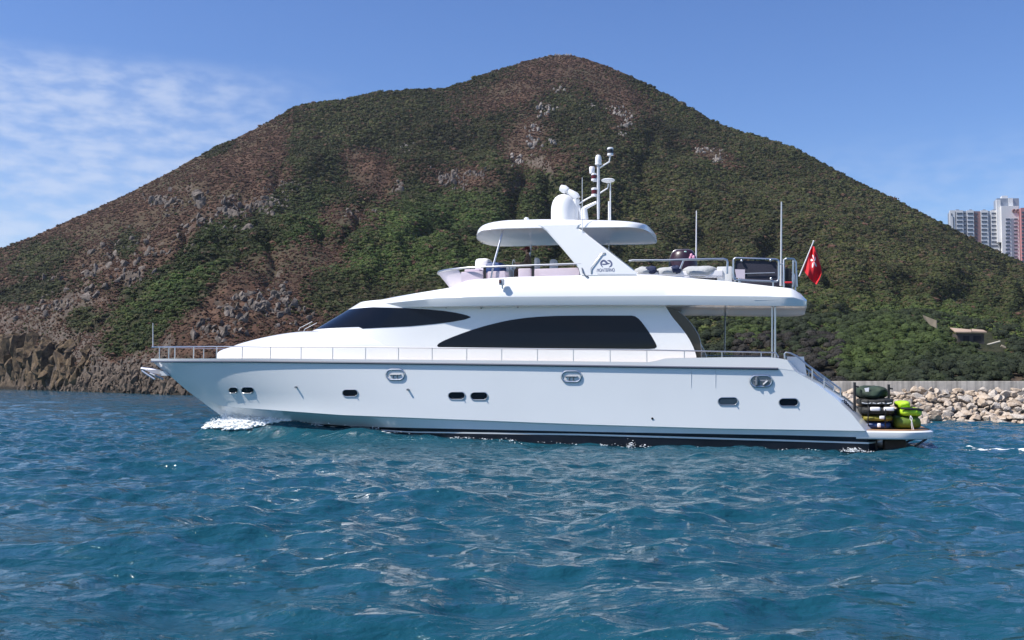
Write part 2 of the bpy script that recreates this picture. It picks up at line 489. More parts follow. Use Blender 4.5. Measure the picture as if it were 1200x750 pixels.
def hill(k, t):
    """k: bearing x/y, t: 0 shore .. 1 ridge .. 1.7 behind; returns x, y, z"""
    px = 600 + 1200 * k
    S = np.interp(px, S_T[:, 0], S_T[:, 1]); R = np.interp(px, R_T[:, 0], R_T[:, 1])
    E = np.interp(k, kS[:, 0], kS[:, 1])
    tt = np.clip(t, 0, 1)
    Yd = S + (R - S) * np.where(t < 1, t, 1 + (t - 1) * 1.6)
    steep = np.interp(px, [0, 230, 400, 900, 1200], [0.62, 0.66, 0.80, 0.86, 0.80])
    z = Yd * E * tt ** steep + CAM_H * np.clip(tt * 30, 0, 1) - 2.0 * np.exp(-tt * 60)
    zr = R * E
    back = np.clip(t - 1, 0, 1)
    zb = zr * (1 - 1.35 * back ** 1.3) + CAM_H
    zb = np.maximum(zb, np.minimum(zr, np.where(px > 1030, 34.0, -3.0)))
    z = np.where(t > 1, zb, z)
    x = k * Yd
    a = np.clip(np.sin(np.clip(t, 0, 1.0) * PI), 0, 1) ** 0.6
    n = 13 * fbm(x / 95, Yd / 95, 3, 3) + 5.0 * fbm(x / 28, Yd / 34, 3, 9) * np.clip(tt * 4, 0.3, 1)
    # gullies running down the slope
    g = np.abs(fbm(k * 11 + 0.25 * fbm(x / 40, Yd / 40, 2, 71), t * 1.3, 3, 17))
    n = n - np.interp(px, [300, 460], [3.5, 7]) * np.exp(-(g / 0.12) ** 2) * a
    # craggy ground where rock shows, low on the left
    crag = np.clip((420 - px) / 150, 0, 1) * np.clip(1 - tt, 0, 1)
    rd = 1 - np.abs(fbm(x / 11, Yd / 16 + z / 13, 4, 41)) * 2
    n2 = crag * 4.2 * rd * np.clip(tt * 9, 0, 1)
    z = z + n * a * np.clip(Yd / 350, .3, 1) * np.clip(z / 26, 0, 1) + n2 * np.clip(z / 6, 0, 1) + 1.1 * fbm(x / 7, Yd / 7, 3, 23) * np.clip(tt * 20, 0, 1) * np.where(t < 0.97, 1, 0.45)
    return x, Yd, z
ks = np.linspace(kx_of(-480), kx_of(1750), 860)
ts = np.concatenate([np.linspace(0, 1, 430), 1 + np.linspace(0, 0.75, 40)[1:]])
KK, TT = np.meshgrid(ks, ts)
HX, HY, HZ = hill(KK, TT)
HPX, HPY = project(HX, HY, HZ)

def blob(px, py, L_):
    v = 0
    for cx, cy, rx, ry, an in L_:
        a = math.radians(an)
        u = ((px - cx) * math.cos(a) + (py - cy) * math.sin(a)) / rx
        w = (-(px - cx) * math.sin(a) + (py - cy) * math.cos(a)) / ry
        v = np.maximum(v, np.exp(-(u * u + w * w)))
    return v
BROWN = [(150, 240, 150, 42, -29), (40, 372, 75, 32, 0), (90, 425, 130, 34, 0), (275, 235, 72, 30, -24), (190, 290, 70, 30, -25), (265, 372, 75, 38, -38), (330, 325, 45, 28, -40),
         (405, 255, 38, 16, 10), (438, 205, 38, 26, 40), (545, 208, 48, 15, 5), (615, 165, 26, 48, 12), (655, 82, 75, 24, 0), (600, 108, 70, 22, -15), (835, 182, 28, 9, 25),
         (730, 130, 22, 18, 40), (330, 158, 52, 22, -38), (385, 300, 26, 16, -20), (715, 105, 60, 18, 30), (300, 185, 60, 18, -20), (410, 185, 20, 14, 0), (350, 385, 45, 20, 0), (900, 400, 40, 10, 0), (430, 400, 60, 22, 0), (625, 285, 16, 8, 0), (640, 190, 40, 16, 0), (215, 405, 70, 28, -40)]
GREEN = [(52, 302, 42, 20, -25), (215, 325, 110, 30, -47), (150, 285, 14, 20, 0), (330, 250, 50, 22, -40), (150, 400, 40, 18, -20), (30, 345, 40, 14, -10), (95, 375, 22, 14, 0), (255, 175, 18, 8, -25), (365, 160, 34, 34, 0)]
def brown_at(px, py):
    b = blob(px, py, BROWN) - 0.95 * blob(px, py, GREEN)
    b = b + 0.55 * np.clip((385 - px) / 110, 0, 1) * (1 - np.clip(blob(px, py, GREEN) * 1.5, 0, 1)) + 0.26 * fbm(px / 30, py / 22, 4, 55)
    return np.clip((b - 0.12) / 0.66, 0, 1)
TB = brown_at(HPX, HPY)
m_h = bpy.data.materials.new('hillside'); m_h.use_nodes = True
nt = m_h.node_tree; nd = nt.nodes; lk = nt.links
pbh = nd['Principled BSDF']; pbh.inputs['Roughness'].default_value = 0.95; pbh.inputs['Specular IOR Level'].default_value = 0.1
tch = nd.new('ShaderNodeTexCoord')
def hn(scale, det=6, rough=0.6):
    n = nd.new('ShaderNodeTexNoise'); n.inputs['Scale'].default_value = scale; n.inputs['Detail'].default_value = det; n.inputs['Roughness'].default_value = rough
    lk.new(tch.outputs['Object'], n.inputs['Vector']); return n.outputs[0]
def hr(v, a, b):
    n = nd.new('ShaderNodeMapRange'); n.inputs[1].default_value = a; n.inputs[2].default_value = b; lk.new(v, n.inputs[0]); return n.outputs[0]
def hmix(f, a, b, mode='MIX'):
    n = nd.new('ShaderNodeMixRGB'); n.blend_type = mode
    for i, q in enumerate((f, a, b)):
        if isinstance(q, tuple): n.inputs[i].default_value = (*q, 1)
        elif isinstance(q, float): n.inputs[i].default_value = q
        else: lk.new(q, n.inputs[i])
    return n.outputs[0]
fz = nd.new('ShaderNodeAttribute'); fz.attribute_name = 'dry'
dry = hmix(hr(hn(0.09), 0.38, 0.62), (0.080, 0.045, 0.032), (0.122, 0.073, 0.051))
dry = hmix(hr(hn(0.45, 8, 0.75), 0.47, 0.62), dry, (0.042, 0.034, 0.024))
dry = hmix(hr(hn(0.025, 5), 0.45, 0.62), dry, (0.075, 0.062, 0.040))
grn = hmix(hr(hn(0.4, 8), 0.4, 0.6), (0.030, 0.034, 0.018), (0.050, 0.050, 0.027))
cbase = hmix(fz.outputs['Fac'], grn, dry)
geo = nd.new('ShaderNodeNewGeometry'); sx = nd.new('ShaderNodeSeparateXYZ'); lk.new(geo.outputs['True Normal'], sx.inputs[0])
steepm = nd.new('ShaderNodeMath'); steepm.operation = 'MULTIPLY'
lk.new(hr(sx.outputs[2], 0.62, 0.45), steepm.inputs[0]); lk.new(fz.outputs['Fac'], steepm.inputs[1])
rockc = hmix(hr(hn(0.5), 0.35, 0.65), (0.065, 0.054, 0.046), (0.16, 0.13, 0.108))
cbase = hmix(steepm.outputs[0], cbase, rockc)
# wet dark tide band and pale washed rock just above the water
posz = nd.new('ShaderNodeSeparateXYZ'); lk.new(geo.outputs['Position'], posz.inputs[0])
shore = hmix(hr(hn(0.35), 0.35, 0.65), (0.055, 0.041, 0.031), (0.15, 0.112, 0.080))
cbase = hmix(hr(posz.outputs[2], 4.5, 2.2), cbase, shore)
cbase = hmix(hr(posz.outputs[2], 1.1, 0.5), cbase, (0.035, 0.03, 0.025))
lk.new(cbase, pbh.inputs['Base Color'])
bh = nd.new('ShaderNodeBump'); bh.inputs['Strength'].default_value = 0.9; bh.inputs['Distance'].default_value = 1.2
lk.new(hn(0.55, 8, 0.65), bh.inputs['Height']); lk.new(bh.outputs[0], pbh.inputs['Normal'])
ny, nx = HX.shape
idx = np.arange(ny * nx).reshape(ny, nx)
F = np.stack([idx[:-1, :-1], idx[:-1, 1:], idx[1:, 1:], idx[1:, :-1]], -1).reshape(-1, 4)
hl = raw_mesh('hill', np.stack([HX, HY, HZ], -1).reshape(-1, 3), F, m_h)
at = hl.data.attributes.new('dry', 'FLOAT', 'POINT'); at.data.foreach_set('value', TB.ravel().astype(np.float32))
tag(hl, 'tall scrub covered hill with brown dry grass on its left flank', 'hill', kind='structure')

# ---- bushes
def ico(sub):
    bm = bmesh.new(); bmesh.ops.create_icosphere(bm, subdivisions=sub, radius=1)
    bm.verts.ensure_lookup_table(); bm.verts.index_update()
    v = np.array([q.co[:] for q in bm.verts]); f = np.array([[q.index for q in t.verts] for t in bm.faces]); bm.free()
    return v, f
ICO1 = ico(1); ICO2 = ico(2); ICO3 = ico(3)
def bush_template(seed, leaves=30, sub=2, leaf=0.34):
    r = np.random.default_rng(seed)
    v, f = (ICO2 if sub == 2 else ICO1)
    # several lumps make an uneven outline
    c = r.normal(size=(6, 3)); c /= np.linalg.norm(c, axis=1)[:, None]; c[:, 2] = np.abs(c[:, 2]) * 0.8
    d = v @ c.T
    rad = 0.62 + 0.34 * np.clip((d.max(1) - 0.55) / 0.45, 0, 1) + r.uniform(-0.07, 0.07, len(v))
    bv = v * rad[:, None]; bv[:, 2] = np.where(bv[:, 2] < 0, bv[:, 2] * 0.5, bv[:, 2] * 0.92)
    tv = [bv]; tf = [f]; tone = [np.clip(0.8 + 0.10 * r.normal(size=len(bv)), .55, 1.1)]
    o = len(bv)
    for i in range(leaves):
        p = r.normal(size=3); p /= np.linalg.norm(p); p[2] = abs(p[2]) * 0.95 - 0.1
        rr = 0.62 + 0.36 * np.clip(((p @ c.T).max() - 0.55) / 0.45, 0, 1) + r.uniform(-0.02, 0.16)
        nrm = p + r.normal(size=3) * 0.55; nrm /= np.linalg.norm(nrm)
        a = np.cross(nrm, r.normal(size=3)); a /= np.linalg.norm(a); b = np.cross(nrm, a)
        s = leaf * r.uniform(0.5, 1.1); s2 = s * r.uniform(0.5, 0.9)
        q = p * rr
        tv.append(np.array([q - a * s * .5, q + b * s2 * .5 + nrm * s * .12, q + a * s * .5, q - b * s2 * .5 + nrm * s * .1]))
        tf.append(np.array([[o, o + 1, o + 2], [o, o + 2, o + 3]])); o += 4
        tone.append(np.full(4, r.uniform(0.75, 1.35)))
    return np.concatenate(tv), np.concatenate(tf), np.concatenate(tone)
def scatter(name, pts, size, tint, temps, m, seed, label, zs=None):
    r = np.random.default_rng(seed)
    n = len(pts); which = r.integers(0, len(temps), n); an = r.uniform(0, 2 * PI, n)
    Vs, Fs, Cs = [], [], []; off = 0
    for k, (tv, tf, tn) in enumerate(temps):
        I = np.where(which == k)[0]
        if len(I) == 0: continue
        c, s = np.cos(an[I]), np.sin(an[I])
        sz = size[I][:, None]
        x = (tv[None, :, 0] * c[:, None] - tv[None, :, 1] * s[:, None]) * sz
        y = (tv[None, :, 0] * s[:, None] + tv[None, :, 1] * c[:, None]) * sz
        z = tv[None, :, 2] * sz * (1.0 if zs is None else zs[I][:, None])
        P = np.stack([x, y, z], -1) + pts[I][:, None, :]
        Vs.append(P.reshape(-1, 3)); nv = len(tv)
        Fs.append((tf[None] + (off + np.arange(len(I)) * nv)[:, None, None]).reshape(-1, 3)); off += nv * len(I)
        Cs.append((tint[I][:, None, :] * tn[None, :, None]).reshape(-1, 3))
    ob = raw_mesh(name, np.concatenate(Vs), np.concatenate(Fs), m, np.concatenate(Cs), smooth=False)
    tag(ob, label, 'vegetation', kind='stuff')
    return ob
m_leaf = attr_mat('foliage', 0.75, 0.15)
temps = [bush_template(100 + i, 16, 1, 0.40) for i in range(12)]
N = 520000
rk = RNG.uniform(kx_of(-60), kx_of(1270), N); rt = RNG.random(N)
bx, by, bz = hill(rk, rt)
bpx, bpy_ = project(bx, by, bz)
dep = by
pk = dep * (np.interp(600 + 1200 * rk, R_T[:, 0], R_T[:, 1]) - np.interp(600 + 1200 * rk, S_T[:, 0], S_T[:, 1])) 
br = brown_at(bpx, bpy_)
sf_ = np.interp(by, [120, 250, 400, 600], [0.42, 0.68, 1.0, 1.2])
pk = pk / sf_ ** 2
clump = fbm(bx / 14, by / 14, 3, 61)
prob = np.minimum(pk / np.percentile(pk, 97), 1) * np.clip(1.25 - 0.30 * br + 0.40 * clump, 0.45, 1)
hid = (bpy_ > 428) & (bpx > 230)
keep = (RNG.random(N) < prob * 0.66) & (bz > 5) & ~hid & ~((bpy_ > 410) & (bpx < 88)) & ~((bpy_ > 432) & (bpx < 240))
# clear ground round the concrete hut
keep &= ~((np.abs(bpx - 1142) < 24) & (np.abs(bpy_ - 399) < 11)) & ~((bpx > 1143) & (bpx < 1181) & (bpy_ > 397) & (bpy_ < 417))
bp_ = np.stack([bx, by, bz], -1)[keep]; br_ = br[keep]; px_, py_ = bpx[keep], bpy_[keep]; cl_ = clump[keep]
nb = len(bp_)
print('BUSHES', nb)
size = RNG.uniform(0.75, 1.6, nb) * (1 - 0.50 * br_) * sf_[keep]
size *= np.where(RNG.random(nb) < 0.05, 1.5, 1)
pal = np.array([(0.036, 0.047, 0.014), (0.046, 0.056, 0.017), (0.058, 0.065, 0.020), (0.032, 0.040, 0.016), (0.064, 0.054, 0.026)])
w1 = RNG.integers(0, 5, nb); tint = pal[w1] * np.array([1.08, 1.0, 1.05]) * RNG.uniform(0.85, 1.2, (nb, 1))
big = fbm(bp_[:, 0] / 45, bp_[:, 1] / 45, 3, 81)[:, None]
big2 = fbm(bp_[:, 0] / 16, bp_[:, 1] / 20, 3, 181)[:, None]
tint = tint * (1 + 0.55 * big + 0.40 * big2)
gr = np.clip(blob(px_, py_, [(215, 325, 120, 36, -47), (520, 260, 130, 40, -10), (350, 280, 70, 40, -45), (1080, 395, 150, 45, 0), (480, 300, 150, 30, 0), (900, 370, 90, 25, 0)]), 0, 1)[:, None]
tint = tint * (1 - gr * np.array([0.05, -0.35, 0.10]))
dryt = np.array([(0.118, 0.065, 0.044)]) * RNG.uniform(0.65, 1.15, (nb, 1))
isdry = ((RNG.random(nb) < br_ * 0.90) | (RNG.random(nb) < 0.025))[:, None]
tint = np.where(isdry, dryt, tint)
scatter('hillside_scrub', bp_, size, tint, temps, m_leaf, 3, 'dense dark green and brown scrub covering the hill', zs=RNG.uniform(0.7, 1.05, nb))
# taller wood at the foot of the hill behind the breakwater
temps2 = [bush_template(300 + i, 200, 2, 0.22) for i in range(8)]
N2 = 14000
rk = RNG.uniform(kx_of(790), kx_of(1290), N2); rt = RNG.random(N2) * 0.30
wx, wy, wz = hill(rk, rt)
wpx, wpy = project(wx, wy, wz)
keep = (wpy > 366 + 14 * fbm(wpx / 40, wpy * 0, 2, 5)) & (wz > 1) & (RNG.random(N2) < 0.30) & ~((np.abs(wpx - 1137) < 25) & (np.abs(wpy - 398) < 9)) & ~((wpx > 1143) & (wpx < 1181) & (wpy > 397) & (wpy < 419)) & ~((wpx < 985) & (RNG.random(N2) < 0.35))
wp = np.stack([wx, wy, wz], -1)[keep]; wpx = wpx[keep]; wpy = wpy[keep]
nb = len(wp)
size = RNG.uniform(0.55, 1.25, nb) * np.where((wpx > 1105) & (wpy < 425), 0.75, 1)
bright_mix = np.clip(blob(wpx, wpy, [(1050, 398, 70, 26, 0), (1010, 420, 50, 20, 0), (880, 372, 30, 8, 0), (880, 395, 30, 10, 0)]) * 1.2 + 0.35 * fbm(wpx / 20, wpy / 20, 2, 9), 0, 1)[:, None]
tint = (np.array([(0.026, 0.034, 0.018)]) * (1 - bright_mix) + np.array([(0.050, 0.072, 0.020)]) * bright_mix) * RNG.uniform(0.7, 1.3, (nb, 1))  # brighter green mixed in by patches
scrubby = ((wpx > 860) & (wpx < 985) & (wpy > 395) & (RNG.random(nb) < 0.7))[:, None]
tint = np.where(scrubby, np.array([(0.042, 0.038, 0.032)]) * RNG.uniform(0.6, 1.2, (nb, 1)), tint)
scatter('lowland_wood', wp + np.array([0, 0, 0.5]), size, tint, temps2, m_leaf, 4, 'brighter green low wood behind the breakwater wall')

# ---- rocks
def rock_template(seed, sub=2, cuts=13, sx=1.0, sy=0.8, sz=0.7, lo=0.42, hi=0.82, up=1.0):
    r = np.random.default_rng(seed)
    v, f = (ICO2 if sub == 2 else ICO3)
    v = v.copy()
    for i in range(cuts):
        n = r.normal(size=3) * np.array([1, 1, up]); n /= np.linalg.norm(n); d = r.uniform(lo, hi)
        e = v @ n - d
        v = v - np.where(e > 0, e, 0)[:, None] * n[None]
    v = v * np.array([sx, sy, sz]) + r.normal(size=v.shape) * 0.012
    return v, f
RT = [rock_template(500 + i, 2, 16, 1, random.uniform(.65, 1), random.uniform(.8, 1.2), lo=0.30, hi=0.66, up=0.32) for i in range(18)]
def rock_mat(name, ca, cb, cc, scale=1.0):
    m = bpy.data.materials.new(name); m.use_nodes = True
    nt = m.node_tree; b = nt.nodes['Principled BSDF']; b.inputs['Roughness'].default_value = 0.9; b.inputs['Specular IOR Level'].default_value = 0.2
    t = nt.nodes.new('ShaderNodeTexCoord'); oi = nt.nodes.new('ShaderNodeObjectInfo')
    def N_(s, d):
        n = nt.nodes.new('ShaderNodeTexNoise'); n.inputs['Scale'].default_value = s; n.inputs['Detail'].default_value = d; n.inputs['Roughness'].default_value = 0.65
        ad_ = nt.nodes.new('ShaderNodeVectorMath'); ad_.operation = 'ADD'
        nt.links.new(t.outputs['Object'], ad_.inputs[0]); cmb = nt.nodes.new('ShaderNodeCombineXYZ')
        mu = nt.nodes.new('ShaderNodeMath'); mu.operation = 'MULTIPLY'; mu.inputs[1].default_value = 57.0; nt.links.new(oi.outputs['Random'], mu.inputs[0])
        nt.links.new(mu.outputs[0], cmb.inputs[0]); nt.links.new(cmb.outputs[0], ad_.inputs[1])
        nt.links.new(ad_.outputs[0], n.inputs['Vector']); return n.outputs[0]
    def R_(v, a, b_):
        n = nt.nodes.new('ShaderNodeMapRange'); n.inputs[1].default_value = a; n.inputs[2].default_value = b_; nt.links.new(v, n.inputs[0]); return n.outputs[0]
    def X_(f, a, b_):
        n = nt.nodes.new('ShaderNodeMixRGB')
        for i, q in enumerate((f, a, b_)):
            if isinstance(q, tuple): n.inputs[i].default_value = (*q, 1)
            else: nt.links.new(q, n.inputs[i])
        return n.outputs[0]
    c = X_(R_(N_(1.1 * scale, 5), 0.38, 0.62), ca, cb)
    c = X_(R_(oi.outputs['Random'], 0.45, 1.0), c, cc)
    c = X_(R_(N_(5.0 * scale, 6), 0.52, 0.70), c, tuple(0.55 * q for q in ca))
    nt.links.new(c, b.inputs['Base Color'])
    bp = nt.nodes.new('ShaderNodeBump'); bp.inputs['Strength'].default_value = 0.6; bp.inputs['Distance'].default_value = 0.15 / scale
    nt.links.new(N_(3.0 * scale, 8), bp.inputs['Height']); nt.links.new(bp.outputs[0], b.inputs['Normal'])
    return m
m_crag = rock_mat('crag_rock', (0.085, 0.072, 0.062), (0.22, 0.185, 0.160), (0.15, 0.127, 0.112), 0.6)
m_pale = rock_mat('pale_rock', (0.17, 0.15, 0.135), (0.34, 0.30, 0.27), (0.27, 0.24, 0.21), 0.5)
m_cliff = rock_mat('cliff_rock', (0.050, 0.037, 0.027), (0.185, 0.128, 0.072), (0.105, 0.078, 0.053), 0.5)
m_shore = rock_mat('shore_rock', (0.062, 0.047, 0.036), (0.185, 0.140, 0.102), (0.125, 0.096, 0.074), 0.5)
front = TT <= 1.0
fpx, fpy = HPX[front], HPY[front]; fP = np.stack([HX[front], HY[front], HZ[front]], -1)
def ground_at(px, py):
    i = np.argmin((fpx - px) ** 2 + (fpy - py) ** 2)
    return fP[i]
def outcrop(name, spots, m, kind_label, seed, tall=0.8, tilt=0.55):
    """spots: (px, py, spread_x, spread_y, count, size)"""
    r = np.random.default_rng(seed); Vs, Fs = [], []; off = 0
    for cx, cy, sx_, sy_, n, sz in spots:
        for i in range(int(n * 3.4)):
            p = ground_at(cx + r.normal() * sx_, cy + r.normal() * sy_)
            v, f = RT[r.integers(0, len(RT))]
            a = r.uniform(0, 2 * PI); ti = r.normal() * tilt
            s = sz * 0.70 * (r.uniform(0.3, 1.25) + 0.6 * (r.random() < .12))
            w = v * np.array([s * r.uniform(.6, 1.1), s * .8, s * tall * r.uniform(0.6, 1.35)])
            w = w @ np.array([[math.cos(ti), 0, math.sin(ti)], [0, 1, 0], [-math.sin(ti), 0, math.cos(ti)]])
            w = w @ np.array([[math.cos(a), -math.sin(a), 0], [math.sin(a), math.cos(a), 0], [0, 0, 1]])
            Vs.append(w + p + np.array([0, 0, s * 0.15])); Fs.append(f + off); off += len(v)
    ob = raw_mesh(name, np.concatenate(Vs), np.concatenate(Fs), m, smooth=False)
    tag(ob, kind_label, 'rock', kind='structure'); return ob
outcrop('rock_outcrop', [(190, 236, 8, 5, 10, 2.8), (235, 238, 4, 5, 5, 4.2), (262, 233, 4, 3, 4, 2.6), (285, 248, 16, 7, 34, 2.4), (320, 240, 12, 5, 22, 2.2), (250, 265, 20, 5, 18, 2.4), (330, 222, 14, 6, 12, 1.5), (215, 240, 30, 7, 12, 1.8)], m_crag, 'grey rock outcrops on the left shoulder of the hill', 1)
outcrop('rock_outcrop', [(110, 330, 8, 9, 14, 3.6), (70, 340, 12, 8, 10, 2.4), (135, 300, 16, 12, 14, 2.2), (60, 365, 18, 6, 12, 2.2), (150, 325, 12, 10, 8, 2.0), (180, 290, 20, 10, 14, 1.8)], m_crag, 'dark crags low on the left flank above the shore', 2)
outcrop('rock_outcrop', [(275, 365, 8, 8, 12, 2.0), (305, 355, 14, 6, 18, 1.7), (330, 345, 10, 5, 10, 1.5), (250, 390, 16, 6, 16, 1.4), (340, 370, 18, 8, 14, 1.4)], m_crag, 'rock outcrops in brown grass behind the foredeck', 3)
outcrop('rock_outcrop', [(525, 210, 9, 5, 16, 2.4), (540, 218, 6, 4, 8, 2.0), (562, 205, 6, 2.5, 7, 2.0), (475, 175, 7, 3, 7, 1.8), (468, 222, 3, 4, 5, 2.6), (420, 250, 12, 5, 9, 1.8), (345, 215, 12, 3, 9, 1.4)], m_crag, 'weathered outcrops on the middle of the slope', 4)
outcrop('rock_outcrop', [(640, 130, 5, 3.5, 8, 3.0), (655, 108, 3, 1.5, 4, 2.6), (628, 150, 5, 4, 7, 2.4), (626, 170, 5, 4, 8, 2.8), (648, 168, 4, 2, 3, 2.4), (607, 190, 5, 4, 7, 2.6), (690, 125, 6, 2, 4, 2.2), (722, 130, 4, 3, 6, 2.8), (735, 145, 4, 5, 9, 2.8), (728, 160, 4, 3, 4, 2.2), (822, 178, 6, 2, 6, 2.2), (843, 186, 4, 3, 6, 2.4), (655, 65, 6, 0.8, 7, 1.7), (615, 285, 3, 2, 2, 1.6)], m_pale, 'pale boulders scattered below the summit', 5)
outcrop('shore_rocks', [(6, 425, 7, 6, 8, 6.5), (28, 422, 8, 7, 8, 6.0), (52, 426, 8, 6, 9, 5.5), (70, 408, 14, 4, 8, 3.0), (18, 405, 14, 4, 8, 3.0), (78, 438, 7, 5, 10, 3.0), (40, 440, 20, 4, 12, 3.0), (100, 425, 8, 9, 8, 2.0)], m_cliff, 'ochre sea cliff with dark clefts at the far left shore', 6, tall=0.95, tilt=0.55)
outcrop('shore_rocks', [(70, 455, 30, 2.0, 34, 1.5), (120, 452, 24, 4, 44, 1.6), (150, 446, 22, 5, 40, 1.5), (180, 450, 18, 6, 40, 1.5), (200, 456, 12, 3, 22, 1.2), (190, 437, 14, 6, 16, 1.6), (165, 430, 22, 5, 12, 1.4), (140, 438, 20, 5, 16, 1.3), (225, 455, 14, 4, 16, 1.2)], m_shore, 'low wave washed rock ledges along the left shore', 7)
# ================================================================== BREAKWATER
bwroot = empty('breakwater', (24, 57, 0))
def BW(x, y, z): return (x, y, z)
mb = MB(); mb.box((24, 57.3, 1.05), (44, 1.0, 2.14), bev=0.03)
mb.build('wall', M['conc'], bwroot, (24, 57, 0))
nt = M['conc'].node_tree                      # board marks and weather streaks of the cast wall
tcx = nt.nodes.new('ShaderNodeTexCoord'); mpx = nt.nodes.new('ShaderNodeMapping'); mpx.inputs['Scale'].default_value = (5.0, 1, 0.25)
nx_ = nt.nodes.new('ShaderNodeTexNoise'); nx_.inputs['Scale'].default_value = 1.0; nx_.inputs['Detail'].default_value = 5
rx_ = nt.nodes.new('ShaderNodeMapRange'); rx_.inputs[1].default_value = 0.35; rx_.inputs[2].default_value = 0.7; rx_.inputs[3].default_value = 1.12; rx_.inputs[4].default_value = 0.62
mxx = nt.nodes.new('ShaderNodeMixRGB'); mxx.blend_type = 'MULTIPLY'; mxx.inputs[0].default_value = 1
nt.links.new(tcx.outputs['Object'], mpx.inputs[0]); nt.links.new(mpx.outputs[0], nx_.inputs['Vector']); nt.links.new(nx_.outputs[0], rx_.inputs[0])
prev = nt.nodes['Principled BSDF'].inputs['Base Color'].links[0].from_socket
nt.links.new(prev, mxx.inputs[1]); nt.links.new(rx_.outputs[0], mxx.inputs[2]); nt.links.new(mxx.outputs[0], nt.nodes['Principled BSDF'].inputs['Base Color'])
m_core = mat('dark_rubble', (0.06, 0.05, 0.04), 0.95, var=0.4, scale=1.5)
mb = MB(); mb.prism([(2.5, 56.7, 1.25), (2.5, 52.0, -0.8), (2.5, 56.7, -0.8)], (43, 0, 0)); mb.build('rubble_core', m_core, bwroot, (24, 57, 0))
tag(bwroot, 'pale concrete breakwater wall above the rock slope', 'breakwater')
m_b1 = rock_mat('breakwater_rock', (0.39, 0.30, 0.215), (0.57, 0.48, 0.385), (0.50, 0.455, 0.40), 1.4)
bmesh_rocks = []
for i in range(14):
    v, f = rock_template(800 + i, 3, 16, 1.0, random.uniform(.7, 1), random.uniform(.55, .85))
    me = bpy.data.meshes.new('boulder'); me.from_pydata(v.tolist(), [], f.tolist()); me.materials.append(m_b1)
    me.shade_smooth(); me.set_sharp_from_angle(angle=math.radians(22)); bmesh_rocks.append(me)
rb = random.Random(3); count = 0
for row in range(8):
    q = row / 7.0
    n = 34
    for j in range(n):
        x = 16.3 + (j + 0.5 * (row % 2) + rb.uniform(-.35, .35)) * 0.415
        y = 51.6 + q * 4.4 + rb.uniform(-.25, .25); z = -0.05 + q * 1.60 + rb.uniform(-.12, .12)
        s = rb.uniform(0.21, 0.47) * (1.15 if row < 3 else 0.95) * (0.85 if row == 7 else 1)
        o = bpy.data.objects.new('boulder', rb.choice(bmesh_rocks)); COL.objects.link(o)
        o.location = (x, y, z); o.scale = (s * rb.uniform(.9, 1.25), s, s * rb.uniform(.8, 1.0))
        o.rotation_euler = (rb.uniform(-.5, .5), rb.uniform(-.45, .45), rb.uniform(0, 6.28))
        tag(o, 'sunlit beige armour boulder piled against the breakwater wall', 'boulder', 'boulders of the breakwater')
rv, rf, off = [], [], 0                     # the slope carries on out of view to both sides
for i in range(940):
    v, f = rock_template(800 + i % 14, 2, 16); x = 3 + i * 13.2 / 300 if i < 300 else (30.6 + (i - 300) * 14 / 220 if i < 520 else 16 + (i - 520) * 14.6 / 420)
    q = rb.random(); a = rb.uniform(0, 6.28); s = rb.uniform(.25, .6) if i < 520 else rb.uniform(.10, .22)
    w = (v * s) @ np.array([[math.cos(a), -math.sin(a), 0], [math.sin(a), math.cos(a), 0], [0, 0, 1]]) + np.array([x, 51.6 + q * 4.4, -.05 + q * 1.6])
    rv.append(w); rf.append(f + off); off += len(v)
tag(raw_mesh('rubble', np.concatenate(rv), np.concatenate(rf), m_b1, smooth=False), 'small rubble filling the breakwater slope between the boulders', 'rubble', kind='stuff')

# ================================================================== HUT AND WALLS ON THE RIGHT FLANK
m_hut = mat('weathered_concrete', (0.070, 0.060, 0.052), 0.9, var=0.25, scale=0.8)
m_hutroof = mat('sandy_roof', (0.40, 0.29, 0.21), 0.9, var=0.15, scale=0.6)
m_dark = mat('opening_dark_paint', (0.012, 0.012, 0.013), 0.9)
g = ground_at(1142, 402)
D = float(g[1]) - 3.0
def hp(px, py, dy=0.0): return at_depth(px, py, D + dy)
base = hp(1141, 404)
hut = empty('concrete_hut', base)
mb = MB()
a, b, c, d_ = hp(1122, 390.5), hp(1153, 390.8), hp(1153, 405), hp(1122, 405)
mb.prism([a, b, c - Vector((0, 0, 1.5)), d_ - Vector((0, 0, 1.5))], (0.9, 4.2, 0)); mb.build('wall', m_hut, hut, base, smooth=False)
mb = MB()
r0 = [hp(1113.5, 385, 5), hp(1119.5, 389.8, -0.35), hp(1138.4, 389.8, -0.35), hp(1138, 387.2, 5)]
mb.prism(r0, (0, 0, 0.16)); mb.build('roof', m_hutroof, hut, base, smooth=False)
mb = MB(); r1 = [hp(1138.6, 386.6, 5), hp(1138.8, 389.6, -0.3), hp(1156.5, 390.0, -0.3), hp(1152, 387.8, 5)]
mb.prism(r1, (0, 0, 0.2)); mb.build('roof', m_hutroof, hut, base, smooth=False)
for q0, q1 in ((1129, 1136), (1141, 1150)):
    mb = MB(); mb.prism([hp(q0, 393.5, -0.06), hp(q1, 393.5, -0.06), hp(q1, 400, -0.06), hp(q0, 400, -0.06)], (0, 0.05, 0)); mb.build('opening_shade', m_dark, hut, base, smooth=False)  # flat near-black sheets on an uncut wall, inner dark put into their colour
tag(hut, 'low concrete hut with sandy flat roof among the trees', 'hut')
mb = MB(); w0 = [hp(1081, 369, 6), hp(1097.5, 375.5, 0), hp(1097.5, 384.5, 0), hp(1090, 381, 3), hp(1083, 374, 6)]
mb.prism(w0, (0.5, 0.9, 0)); ob = mb.build('retaining_wall', mat('tan_concrete', (0.19, 0.16, 0.12), 0.9, var=0.2, scale=0.7), None, (0, 0, 0), smooth=False)
